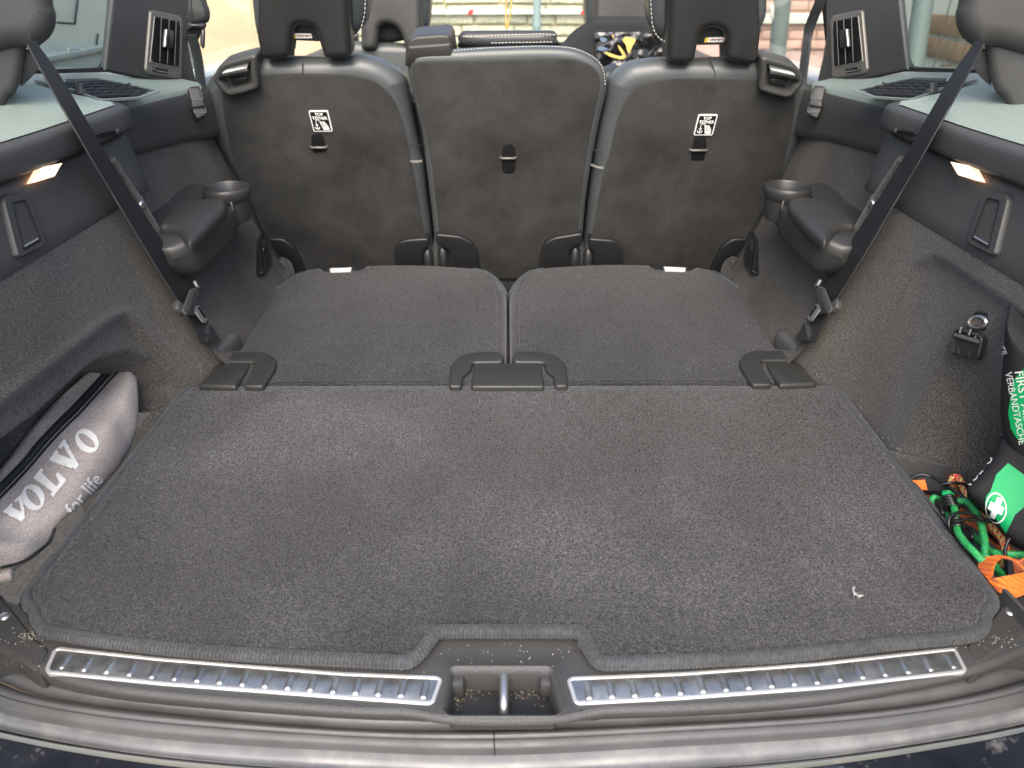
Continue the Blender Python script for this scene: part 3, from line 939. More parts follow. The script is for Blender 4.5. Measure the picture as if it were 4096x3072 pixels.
    for q in ((628,70,622,248), (660,77,652,255), (688,86,681,262)):
        A_, B_ = V(PP.px(q[0], q[1])), V(PP.px(q[2], q[3]))
        d = (B_ - A_).normalized(); nn = V((-d.y, d.x))
        w_ = .0045
        pts = [A_ + nn * w_, A_ - nn * .0008, B_ - nn * .0008, B_ + nn * w_]
        vs = [PP.pt(pts[0].x, pts[0].y, .0075), PP.pt(pts[1].x, pts[1].y, .0105), PP.pt(pts[2].x, pts[2].y, .0105), PP.pt(pts[3].x, pts[3].y, .0075)]
        vs += [v - PP.n * .002 for v in vs]
        link('vent_slat', vs, [(0, 1, 2, 3), (7, 6, 5, 4), (0, 4, 5, 1), (1, 5, 6, 2), (2, 6, 7, 3), (3, 7, 4, 0)], M_black, vent, 20)
        tube('slat_edge', [PP.pt(A_.x, A_.y, .0105), PP.pt(B_.x, B_.y, .0105)], .0006, M_vent, vent, seg=5)
    kb = ccw(rnd(PP.pts([(640,118),(676,124),(671,200),(634,192)]), .003))
    shell('vent_knob', PP, kb, pill(.008, .003, 3, .014), M_black, vent)
    shell('knob_edge', PP, ccw(rnd(PP.pts([(638,118),(645,119),(640,192),(632,190)]), .002)), pill(.006, .002, 3, .0165), M_silver, vent)
    wh = ccw(rnd(PP.pts([(600,266),(665,276),(661,298),(598,286)]), .002))
    shell('wheel_bezel', PP, wh, [(0, .0045), (.0004, .0056), (.0012, .0056), (.0018, .0046)], M_black, vent, ang=30)
    shell('thumb_wheel', PP, ccw(rnd(PP.pts([(607,268),(655,276),(653,293),(606,284)]), .002)), pill(.004, .002, 3, .0075), M_black, vent)
    for dv in (1, 14):
        a_, b_ = V(PP.px(609, 269 + dv)), V(PP.px(652, 276 + dv))
        tube('wheel_stripe', [PP.pt(a_.x, a_.y, .0078), PP.pt(b_.x, b_.y, .0078)], .0008, M_chrome, vent, seg=5)
    # --- belt clip at the front end of the shelf
    CP = three(P(755, 350, x=-.632), P(820, 360, x=-.606), P(775, 470, x=-.626))
    clip = plate('belt_clip', CP, [(752,352),(760,344),(798,346),(812,400),(824,428),(825,458),(790,476),(776,455),(766,405)], M_plastic, t, r=.003, depth=.02, edge=.003, h=.004)
    for q in ([(756,352),(797,348),(810,400),(768,404)], [(770,428),(818,426),(824,454),(778,455)]):
        ps = CP.pts(q)
        tube('clip_edge', [CP.pt(a, b, .0055) for a, b in rnd(ps, .002)], .0010, M_vent, clip, seg=5, closed=True)
    plate('clip_bar', CP, [(766,404),(812,398),(822,424),(768,430)], M_plastic, clip, r=.002, depth=.01, edge=.003, h=.012)
    # --- armrest with lid and cup holder on the wheel housing
    cc = P(907, 753, z=.262)
    rows = []
    for i in range(60):
        y = 1.088 + (1.455 - 1.088) * i / 59
        e = sst(1.082, 1.122, y)                         # rounded rear end
        f_ = sst(1.285, 1.335, y)
        g_ = sst(1.40, 1.455, y)
        xin = -.545 + .042 * (e ** .6) - .014 * f_ - .05 * g_
        zt = .228 + .010 * e + .004 * f_ - .03 * g_
        zb = .205 - .029 * e ** .7 + .004 * sst(1.2, 1.34, y)
        pr = [(-.66, zt + .016), (-.60, zt + .008), (xin - .030, zt + .003), (xin - .010, zt + .001), (xin - .002, zt - .005), (xin, zt - .016), (xin - .001, zb + .020), (xin - .006, zb + .006), (xin - .025, zb - .003), (-.63, zb - .012)]
        rows.append([V((x, y, z)) for x, z in smooth(pr, 2, False)])
    rows.append([p + V((-.05, .012, 0)) for p in rows[-1]])
    rows.insert(0, [p + V((-.05, .004, 0)) for p in rows[0]])
    arm = loft('armrest', rows, M_arm, t, ang=70)
    bm = bmesh.new(); bm.from_mesh(arm.data)                # opening for the cup well
    rx = -cc.x if MIR else cc.x
    L0 = root_of(arm).location
    bmesh.ops.delete(bm, geom=[f for f in bm.faces if (f.calc_center_median() + L0 - V((rx, cc.y, 0))).xy.length < .0375 and (f.calc_center_median() + L0).z > .215], context='FACES')
    bm.to_mesh(arm.data); bm.free()
    # padded lid
    AL = PL((0, 0, .240), (.10, 0, 1), (0, 1, 0))
    AL = PL((-.51, 1.15, .2405), (.08, 0, 1), (0, 1, 0))
    shell('armrest_lid', AL, smooth(AL.pts([(632,898),(668,908),(700,915),(722,928),(738,950),(752,966),(772,962),(812,930),(860,880),(900,838),(906,818),(900,798),(880,790),(840,792),(760,806),(690,830)], .008), 3), [(0, -.004), (0, .001)] + [(i_, .001 + .010 + h_) for i_, h_ in arc(.010, 5)] + [(.018, .0118), (.028, .0124)], M_arm, arm, ang=80)
    def ring(name, prof, m, par, n=32):
        rows = [[V((cc.x + dx + r_ * math.cos(2 * math.pi * k / n), cc.y + r_ * math.sin(2 * math.pi * k / n), z)) for k in range(n)] for r_, z, dx in prof]
        return loft(name, rows, m, par, closed=True, ang=50)
    ring('cup_holder', [(.012, .172, -.055), (.020, .182, -.045), (.030, .212, -.020), (.0395, .240, -.004), (.0425, .250, 0), (.0435, .258, 0), (.0430, .2635, 0), (.0410, .2655, 0), (.0388, .2625, 0), (.0365, .235, 0), (.034, .205, -.002), (.033, .202, -.002), (.0, .2015, -.002)], M_arm, arm)
    tube('cup_trim_edge', [P(u, v, x=xx) for u, v, xx in ((850,786,-.545), (885,786,-.530), (912,792,-.516), (924,805,-.508), (931,840,-.506), (938,880,-.508), (941,900,-.512))], .0016, M_plastic, arm, seg=6, sub=3)
    # --- latch handle low on the wheel housing
    LP_ = three(P(1040, 930, x=-.575), P(1078, 1050, x=-.53), P(1080, 930, x=-.565))
    if not MIR: HB = world_bvh([house])
    hl, hn, _i, _d = HB.ray_cast(EYE, ray(1058, 1010).normalized())
    if hn.dot(EYE - hl) < 0: hn = -hn
    LP_ = PL(hl + hn * .002, hn, (0, 0, 1))
    lo = rnd(LP_.pts([(1047,930),(1061,932),(1084,1031),(1080,1063),(1055,1099),(1044,1093),(1030,985),(1030,962)]), .004)
    lh = shell('latch_handle', LP_, lo, [(0, -.015), (0, .002), (.0015, .004), (.003, .004), (.004, .0015)], M_black, t)
    tube('latch_rail', [LP_.pt(*LP_.px(1037, 970), .005), LP_.pt(*LP_.px(1051, 1080), .005)], .0016, M_chrome, lh, seg=6)
    shell('latch_lever', LP_, ccw(rnd(LP_.pts([(1040,962),(1052,960),(1060,985),(1050,1004),(1046,1000)]), .001)), pill(.004, .001, 2, .005), M_chrome, lh)
    # ledge with a push pin at the front end, carpet roll and plastic anchor cover at the rear end of the folded seat
    lg = smooth(FL.pts([(1085,1060),(1120,1026),(1150,1030),(1170,1055),(1172,1090),(1120,1125),(1070,1160)], .02), 3)
    shell('ledge', FL, lg, pill(.08, .008, 3, .02), M_suede, t)
    a_, b_ = FL.px(1128, 1046, .02)
    def pin(name, pl, a, b, r_, h_, m, par):
        s = PL(pl.pt(a, b, h_), pl.n, (0, 1, .1))
        return shell(name, s, [(math.cos(i / 12 * 2 * math.pi) * r_, math.sin(i / 12 * 2 * math.pi) * r_) for i in range(12)], pill(.004, r_ * .5, 3, r_ * .45), m, par)
    pin('push_pin', FL, a_, b_, .006, .020, M_plastic, t)
    XP = PL((-.6, 1.5, .3), (1, 0, .1), (0, 0, 1))
    a_, b_ = PL((-.634, 1.5, .29), (1, 0, .1)).px(860, 657)
    pin('trim_screw', PL((-.634, 1.5, .29), (1, 0, .1)), a_, b_, .005, .001, M_silver, t)
    c0, c1 = P(858, 1420, z=.020), P(926, 1345, z=.030)
    dd = c1 - c0
    box('anchor_cover', c0.lerp(c1, .5) + V((0, 0, -.006)), (dd.length + .012, .040, .046), M_plastic, t, rot=V((dd.x, dd.y, dd.z * .4)).to_track_quat('X', 'Z').to_matrix(), bev=.014, seg=4)
    c2 = P(745, 1525, z=-.008)
    tube('carpet_roll', [P(690, 1560, z=-.04), P(745, 1520, z=-.022), P(815, 1462, z=-.004), P(862, 1424, z=.008), P(872, 1414, z=.012)], [.024, .027, .029, .029, .024], M_carpet, t, seg=16, sub=3)
    # edge strip with its screw beside the belt
    tube('edge_strip', [P(444, 640, x=-.592), P(500, 728, x=-.590), P(563, 822, x=-.584), P(640, 945, x=-.574), P(720, 1068, x=-.558)], [.007, .0075, .0075, .007, .006], M_carpet, t, seg=8, sub=3)
    a_, b_ = PL((-.578, 1.12, .29), (1, -.25, .2)).px(564, 819)
    pin('strip_screw', PL((-.578, 1.12, .29), (1, -.25, .2)), a_, b_, .006, .002, M_chrome, t)
    # --- window in its black seal, fixed to the body
    wt = thing('side_window', side + ' rear quarter window of green tinted glass in a black seal', 'window', (-.77, 1.05, .45), group='rear quarter windows')
    WN = three(P(420, 275, x=-.748), P(452, 0, x=-.735), V((-.748, .8, .475)))
    wpx = [(424,284),(455,0),(466,-120),(470,-420),(-1100,-700),(-1100,420),(0,300)]
    gpx = [(405,250),(418,266),(452,-100),(452,-400)]
    so_ = ccw(WN.pts([(424,287),(452,0),(500,-500),(-900,-900),(-900,330),(0,296)]))
    gi_ = ccw(WN.pts([(378,270),(398,268),(410,255),(418,225),(442,0),(470,-450),(-800,-800),(-800,290),(0,284)]))
    n_ = 60
    def by_angle(poly, n_):
        global cx_, cy_
        cx_ = sum(p[0] for p in gi_) / len(gi_); cy_ = sum(p[1] for p in gi_) / len(gi_)
        return [rayhit(poly, 2 * math.pi * k / n_) for k in range(n_)]
    oA, iA = by_angle(so_, 240), by_angle(gi_, 240)
    vs = [WN.pt(p[0], p[1], .006) for p in oA] + [WN.pt(p[0], p[1], .006) for p in iA] + [WN.pt(p[0], p[1], -.004) for p in iA]
    fs = []
    for r_ in range(2):
        for k in range(240):
            l = (k + 1) % 240
            fs.append((r_ * 240 + k, r_ * 240 + l, (r_ + 1) * 240 + l, (r_ + 1) * 240 + k))
    link('window_seal', vs, fs, M_black, wt, 40)
    vs = [WN.pt(p[0], p[1], -.003) for p in iA]
    link('pane', vs, [tuple(range(240))], M_glass_s, wt)
    # --- rear pillar cover above the belt
    rp = thing('rear_pillar', side + ' rear roof pillar cover, rounded dark plastic above the boot belt', 'pillar trim', (-.68, .92, .45), group='rear roof pillars')
    FP = facing(P(150, 180, x=-.625))
    head = [(-700,-900),(150,-900),(196,-200),(213,0),(226,55),(222,106),(202,146),(165,178),(140,192),(95,186),(40,196),(-700,300)]
    shell('pillar_cover', FP, smooth(FP.pts(head), 4), pill(.10, .028, 6), M_plastic, rp, ang=80)
    FP2 = PL(FP.o - FP.n * .022, FP.n)
    stem = [(-700,150),(60,150),(105,188),(100,200),(92,275),(88,300),(76,342),(58,378),(40,388),(20,425),(10,460),(0,492),(-30,505),(-700,640)]
    shell('pillar_foot', FP2, smooth(FP2.pts(stem), 3), pill(.09, .012, 4), M_plastic, rp, ang=80)
    FP3 = PL(FP.o - FP.n * .045, FP.n)
    shell('belt_slot', FP3, rnd(FP3.pts([(90,200),(130,195),(156,240),(152,278),(140,295),(105,330),(80,350)]), .004), pill(.02, .003, 2), M_plastic, rp)
MIR = False

# ================================================================== boot seat belts
for MIR in (False, True):
    side = 'right' if MIR else 'left'
    bt = thing('seat_belt', side + ' black boot seat belt hanging from the roof pillar to the floor', 'seat belt', (-.55, 1.1, .03), group='boot seat belts')
    Lp = [(108,176),(120,199),(208,361),(287,500),(370,645),(444,768),(486,839),(602,1033),(690,1172),(733,1240)]
    Rp = [(140,165),(157,190),(236,300),(333,463),(417,608),(470,690),(556,828),(671,1001),(735,1104),(766,1156)]
    xs = [-.607, -.604, -.588, -.574, -.569, -.566, -.560, -.548, -.540, -.536]
    A = [P(u, v, x=x) for (u, v), x in zip(Lp, xs)]
    B = [P(u, v, x=x - .004) for (u, v), x in zip(Rp, xs)]
    wb = ribbon('webbing', A, B, .0022, M_belt, bt, sub=4)
    # pale woven edge
    ed = [V(p) for p in smooth([tuple(p) for p in A], 4, False)]
    tube('selvedge', [p + V((.0008, -.0006, .0004)) for p in ed[10:]], .00045, M_selv, bt, seg=5)
    # tongue: plastic body and metal plate with a slot
    q = lambda u, v, x: P(u, v, x=x)
    TP = three(q(700, 1210, -0.538), q(745, 1265, -0.527), q(770, 1160, -0.537))
    tb = ccw(rnd(TP.pts([(697,1210),(704,1200),(735,1232),(766,1153),(790,1158),(788,1185),(757,1252),(742,1264),(722,1258),(700,1238)]), .004))
    tg = shell('tongue', TP, tb, pill(.010, .004, 4, .006), M_plastic, bt)
    plate('tongue_cap', TP, [(733,1238),(766,1153),(784,1158),(762,1248),(748,1260)], M_plastic, tg, r=.002, depth=.004, edge=.002, h=.009)
    o2 = ccw(TP.pts([(776,1228),(790,1222),(822,1270),(826,1282),(815,1294),(806,1292),(775,1250)]))
    shell('tongue_plate', TP, rnd(o2, .002), pill(.0025, .0008, 2, .0035), M_silver, tg)
    shell('slot', TP, ccw(rnd(TP.pts([(783,1236),(791,1230),(818,1270),(812,1278)]), .001)), [(0, .0036), (.0003, .0039)], M_dark, tg)
    shell('tongue_clip', TP, ccw(rnd(TP.pts([(758,1132),(764,1126),(780,1152),(782,1160),(772,1156)]), .001)), pill(.004, .001, 2, .010), M_silver, tg)
    # lower webbing with its stitched end
    A = [q(752, 1262, -0.537), q(775, 1320, -0.525), q(800, 1378, -0.517)]
    B = [q(822, 1262, -0.528), q(852, 1320, -0.514), q(882, 1362, -0.502)]
    ribbon('lower_webbing', A, B, .003, M_belt, bt)
    LW = three(A[0], A[2], B[2])
    vs, fs = [], []
    for k in range(5):
        f0 = k / 4
        p0, p1 = (824 + 14 * f0, 1284 + 8 * f0), (810 + 12 * f0, 1350 + 20 * f0)
        for s in range(9):
            n0 = len(vs)
            for w_ in (s / 9, (s + .6) / 9):
                for du in (-1, 1):
                    a, b = LW.px(p0[0] + (p1[0] - p0[0]) * w_ + du, p0[1] + (p1[1] - p0[1]) * w_)
                    vs.append(LW.pt(a, b, .0026))
            fs.append((n0, n0 + 1, n0 + 3, n0 + 2))
    link('end_stitching', vs, fs, mat('belt_thread', (.12, .12, .115), .7), bt, None)
MIR = False
# ================================================================== second-row seats
SN = (0, -.46, -.085)
def seat_plane(y0): return PL((0, y0, 0), SN)
def stitch_line(name, pts, m, parent, step=.008, dl=.0055, r=.0011):
    pts = [V(p) for p in pts]
    vs, fs = [], []
    tot = 0; d = [0]
    for a, b in zip(pts, pts[1:]): tot += (b - a).length; d.append(tot)
    def at(s):
        for i in range(len(pts) - 1):
            if s <= d[i + 1]: return pts[i].lerp(pts[i + 1], (s - d[i]) / max(1e-9, d[i + 1] - d[i]))
        return pts[-1]
    s = 0
    while s + dl < tot:
        a, b = at(s), at(s + dl)
        t = (b - a).normalized(); x = t.orthogonal().normalized(); y = t.cross(x)
        n0 = len(vs)
        for p, rr in ((a, r * .5), (a.lerp(b, .5), r), (b, r * .5)):
            for k in range(5):
                an = 2 * math.pi * k / 5
                vs.append(p + x * math.cos(an) * rr + y * math.sin(an) * rr)
        for j in range(2):
            for k in range(5):
                l = (k + 1) % 5
                fs.append((n0 + j * 5 + k, n0 + j * 5 + l, n0 + (j + 1) * 5 + l, n0 + (j + 1) * 5 + k))
        s += step
    return link(name, vs, fs, m, parent, 80)

LEFT_OUT = [(1120,1090),(1066,960),(1020,852),(975,755),(938,690),(899,620),(857,532),(834,454),(820,393),(821,352),(832,315),(858,275),(908,236),(968,213),(1040,209),(1158,211),(1283,211),(1394,204),(1450,204),(1515,222),(1580,259),(1621,296),(1633,347),(1654,463),(1677,579),(1695,648),(1709,768),(1722,863),(1728,960),(1726,1090)]
LEFT_CAR = [(1125,1090),(1080,960),(1031,852),(985,765),(957,708),(936,648),(922,602),(904,523),(890,440),(886,385),(893,345),(920,322),(1024,303),(1117,297),(1209,295),(1302,296),(1394,300),(1464,311),(1510,330),(1556,372),(1589,428),(1612,500),(1626,556),(1644,640),(1665,750),(1684,870),(1698,960),(1704,1090)]
RIGHT_OUT = [(2334,1090),(2336,960),(2344,863),(2353,768),(2369,648),(2379,579),(2402,463),(2416,393),(2430,324),(2443,296),(2485,255),(2531,231),(2587,222),(2652,216),(2791,217),(2911,215),(3041,215),(3110,227),(3180,264),(3221,301),(3249,352),(3249,393),(3226,486),(3193,579),(3156,671),(3110,755),(3050,852),(3005,960),(2950,1090)]
RIGHT_CAR = [(2360,1090),(2366,960),(2379,890),(2400,768),(2420,671),(2439,611),(2457,523),(2485,431),(2513,382),(2559,340),(2615,321),(2684,315),(2763,312),(2860,314),(2994,315),(3060,317),(3140,330),(3172,352),(3183,400),(3182,440),(3166,532),(3147,611),(3129,685),(3095,760),(3040,852),(2990,960),(2935,1090)]
MID_OUT = [(1765,1100),(1737,933),(1723,808),(1703,648),(1689,532),(1666,431),(1647,352),(1630,262),(1640,215),(1680,192),(1814,187),(1953,180),(2138,175),(2254,177),(2323,191),(2379,220),(2411,252),(2425,290),(2427,352),(2406,440),(2388,523),(2365,648),(2346,768),(2336,863),(2329,940),(2305,1100)]
MID_CAR = [(1790,1100),(1757,933),(1742,808),(1723,648),(1700,523),(1676,431),(1656,335),(1645,266),(1658,250),(1720,243),(1814,241),(1953,240),(2092,236),(2207,232),(2300,237),(2360,258),(2390,287),(2402,324),(2399,360),(2383,440),(2365,523),(2344,648),(2330,768),(2320,863),(2312,940),(2285,1100)]

def tether_label(pl, par, u, v, skew):
    """the TOP TETHER tag with its anchor and child-seat pictogram"""
    a, b = pl.px(u, v)
    S = .0222                                      # half height in metres
    def T(x, y): return (a + S * (x + skew * y * .08), b + S * y)
    base = ccw(rnd([T(-.92, -1), T(.92, -1), T(.92, 1), T(-.92, 1)], S * .18))
    lab = shell('tether_label', pl, base, [(0, .003), (0, .0065)], M_white, par, ang=30)
    shell('label_field', pl, inset(base, S * .10), [(0, .0066), (0, .0070)], M_dark, lab)
    def txt(s, y, size):
        vs, fs = text2(s, .025)
        link('lettering', [pl.pt(*T(x * size, y + yy * size), .0075) for x, yy in vs], fs, M_white, lab, None)
    txt('TOP', .66, .40); txt('TETHER', .30, .40)
    def poly(pts):
        link('pictogram', [pl.pt(*T(x, y), .0075) for x, y in pts], [tuple(range(len(pts)))], M_white, lab, None)
    # child seat: shell and figure
    poly([(-.12, .02), (0, .02), (.14, -.55), (.66, -.55), (.66, -.84), (.12, -.84)])
    poly([(.06, .02), (.16, -.02), (.26, -.40), (.62, -.40), (.66, -.50), (.20, -.50)])
    poly([(.20, -.06), (.30, .02), (.40, -.06), (.38, -.16), (.50, -.22), (.58, -.34), (.30, -.34)])
    # anchor
    poly([(-.48, -.10), (-.40, -.10), (-.40, -.78), (-.48, -.78)])
    poly([(-.60, -.30), (-.28, -.30), (-.28, -.37), (-.60, -.37)])
    ar = [(-.44 + .26 * math.cos(t), -.52 + .26 * math.sin(t)) for t in [math.pi * (1 + k / 8) for k in range(9)]]
    ai = [(-.44 + .17 * math.cos(t), -.52 + .17 * math.sin(t)) for t in [math.pi * (2 - k / 8) for k in range(9)]]
    poly(ar + ai)
    for k in range(5):
        t = math.pi * (1 - k / 5)
        poly([(-.26 + .20 * math.cos(t) + dx, -.02 + .16 * math.sin(t) + dy) for dx, dy in ((-.04, -.04), (.04, -.04), (.04, .04), (-.04, .04))])

def tether_pocket(pl, par, bar, up, dn, name='tether_anchor'):
    """pressed pocket above and below the anchor bar"""
    pk = shell(name, pl, ccw(rnd(pl.pts(up + dn), .006)), [(0, .0035), (.002, .0046)], M_dark2, par)
    (u0, v0), (u1, v1) = bar
    a0, b0 = pl.px(u0, v0); a1, b1 = pl.px(u1, v1)
    tube('anchor_bar', [pl.pt(a0, b0, .002), pl.pt(a0 + .003, b0, .008), pl.pt(a1 - .003, b1, .008), pl.pt(a1, b1, .002)], .0028, M_vent, pk, seg=8)
    return pk
M_dark2 = mat('pressed_felt', (.0105, .0105, .010), .95, .1, bump=(900, .3, .001))

def headrest(pl, par, shell_px, cush_px, lab_px, hole_px):
    c2 = PL(pl.o + V((0, .085, 0)), pl.n)
    hr = shell('headrest', pl, ccw(rnd(pl.pts(shell_px[0]), [r / F * 1.7 for r in shell_px[1]], 5)), pill(.055, .016, 5), M_headrest, par, ang=80)
    cp = PL(pl.o + V((0, .05, 0)), pl.n)
    shell('headrest_cushion', cp, smooth(cp.pts(cush_px), 4), [(0, -.10)] + arc(.03, 5), M_leather, hr, ang=80)
    bp = PL(pl.o + V((0, .028, 0)), pl.n)
    shell('inner_plate', bp, ccw(bp.pts(hole_px)), [(0, -.012), (0, 0)], M_black, hr)
    lb = shell('warning_label', bp, ccw(rnd(bp.pts(lab_px), .002)), [(0, 0), (0, .0012)], M_white, hr)
    (x0, y0), (x1, y1), (x2, y2), (x3, y3) = lab_px
    lerp = lambda p, q, t: (p[0] + (q[0] - p[0]) * t, p[1] + (q[1] - p[1]) * t)
    y_ = [lab_px[0], lerp(lab_px[0], lab_px[1], .17), lerp(lab_px[3], lab_px[2], .17), lab_px[3]]
    shell('label_stripe', bp, ccw(bp.pts(y_)), [(0, .0012), (0, .0016)], M_yellow, lb)
    for k in range(7):
        t = .27 + .10 * k
        A, B = lerp(lab_px[0], lab_px[1], t), lerp(lab_px[3], lab_px[2], t)
        q = [lerp(A, B, .3), (lerp(A, B, .35 + .1 * (k % 2))[0] + 6, lerp(A, B, .35)[1]), (lerp(A, B, .7)[0] + 5 - 3 * (k % 2), lerp(A, B, .75)[1]), lerp(A, B, .7)]
        shell('label_figure', bp, ccw(bp.pts(q)), [(0, .0012), (0, .0016)], M_red if k % 3 == 0 else M_dark, lb)
    # stitched seam round the cushion
    return hr

def release_catch(pl, par, mirror):
    X = (lambda u: 4062 - u) if mirror else (lambda u: u)
    dx, dy = (8, 8) if mirror else (0, 0)
    s = 1 / 5.53
    def Z(lst): return [(X(820 + x * s) + dx, 180 + y * s + dy) for x, y in lst]
    o2 = ccw(rnd(pl.pts(Z([(240,560),(330,440),(700,320),(1020,240),(1110,260),(1130,400),(1120,560),(1160,900),(1150,990),(900,1085),(560,1160),(430,1130),(330,1010),(170,850),(150,740)]), .03), .010, 5))
    cx = sum(p[0] for p in o2) / len(o2); cy = sum(p[1] for p in o2) / len(o2)
    rc = shell('release_catch', pl, o2, [(0, -.03), (0, .020)] + [(i, .026 + h) for i, h in arc(.006, 4)] + [(.011, .024), (.0125, .012), (.014, .004)], M_plastic, par, ang=45)
    pb = pl.px(*Z([(620, 560)])[0], .02)[1]
    shell('catch_paddle', pl, ccw(rnd(pl.pts(Z([(310,650),(420,500),(600,430),(940,365),(950,400),(925,510),(640,570)]), .02), .002)), [(0, -.02), (0, .0), (.001, .001)], M_glossgrey, rc, fn=lambda a, b: .023 - max(0, (b - pb)) * .80)
    a, b = pl.px(*Z([(300,690)])[0], .02); c, d = pl.px(*Z([(940,560)])[0], .02)
    tube('paddle_roll', [pl.pt(a, b, .016), pl.pt((a + c) / 2, (b + d) / 2 + .002, .018), pl.pt(c, d, .016)], .006, M_plastic, rc, seg=12, sub=4)
    shell('catch_step', pl, ccw(pl.pts(Z([(540,730),(940,690),(950,800),(620,880)]), .01)), pill(.015, .003, 3, .012), M_black, rc)
    return rc
M_glossgrey = mat('sky_bright_paddle', (.55, .56, .54), .25, .7)  # base colour raised to carry the paddle's bright sky reflection

def hinge_plate(pl, par, px, h=.016):
    p = plate('hinge_cover', pl, px, M_black, par, r=.008, depth=.03, edge=.004, h=h)
    return p

# ---- left and right seats
LHR = ([(1156,222),(1144,233),(1117,243),(1056,243),(1040,228),(1024,153),(1026,0),(1026,-230),(1388,-230),(1390,0),(1394,93),(1401,218),(1390,240),(1311,240),(1293,232),(1281,196),(1262,130),(1245,112),(1225,106),(1190,106),(1172,118),(1163,160)],
       [8,6,8,14,18,4,2,20,20,2,4,18,14,10,8,8,16,14,10,10,14,14])
LCU = [(1030,155),(1010,120),(1001,56),(996,0),(996,-120),(1040,-230),(1400,-230),(1466,-120),(1464,0),(1459,46),(1445,112),(1420,140),(1394,153),(1300,170),(1150,172)]
LLAB = [(1165,133),(1244,134),(1250,152),(1174,153)]
LHOLE = [(1140,60),(1310,60),(1290,166),(1150,160)]
RHR = ([(2800,153),(2791,199),(2781,245),(2754,261),(2694,259),(2672,243),(2677,100),(2678,0),(2680,-230),(3041,-230),(3043,0),(3048,139),(3036,241),(3022,261),(2948,261),(2915,240),(2906,231),(2944,150),(2934,132),(2916,120),(2865,115),(2832,118),(2812,130)],
       [10,8,8,10,12,10,4,2,20,20,2,4,12,12,12,8,8,12,10,10,10,10,12])
RHR = ([(2800,153),(2791,199),(2781,245),(2754,261),(2694,259),(2672,243),(2677,100),(2678,0),(2680,-230),(3041,-230),(3043,0),(3048,139),(3036,241),(3022,261),(2948,259),(2918,246),(2906,225),(2894,160),(2880,132),(2862,118),(2840,114),(2822,120),(2808,134)],
       [10,8,8,10,12,10,4,2,20,20,2,4,12,12,12,10,8,10,10,10,10,8,8])
RHR = ([(2800,153),(2791,199),(2781,245),(2754,261),(2694,259),(2672,243),(2677,100),(2678,0),(2680,-230),(3041,-230),(3043,0),(3048,139),(3036,241),(3022,261),(2948,259),(2918,246),(2908,225),(2910,165),(2900,132),(2880,118),(2850,114),(2825,120),(2808,134)],
       [10,8,8,10,12,10,4,2,20,20,2,4,12,12,12,10,8,10,10,10,10,8,8])
RCU = [(2680,165),(2652,160),(2624,134),(2608,83),(2603,0),(2603,-120),(2660,-230),(3030,-230),(3084,-120),(3082,0),(3078,69),(3059,116),(3046,150),(2950,172),(2780,172)]
RLAB = [(2822,150),(2898,148),(2893,167),(2816,169)]
RHOLE = [(2760,60),(2950,60),(2925,178),(2790,180)]
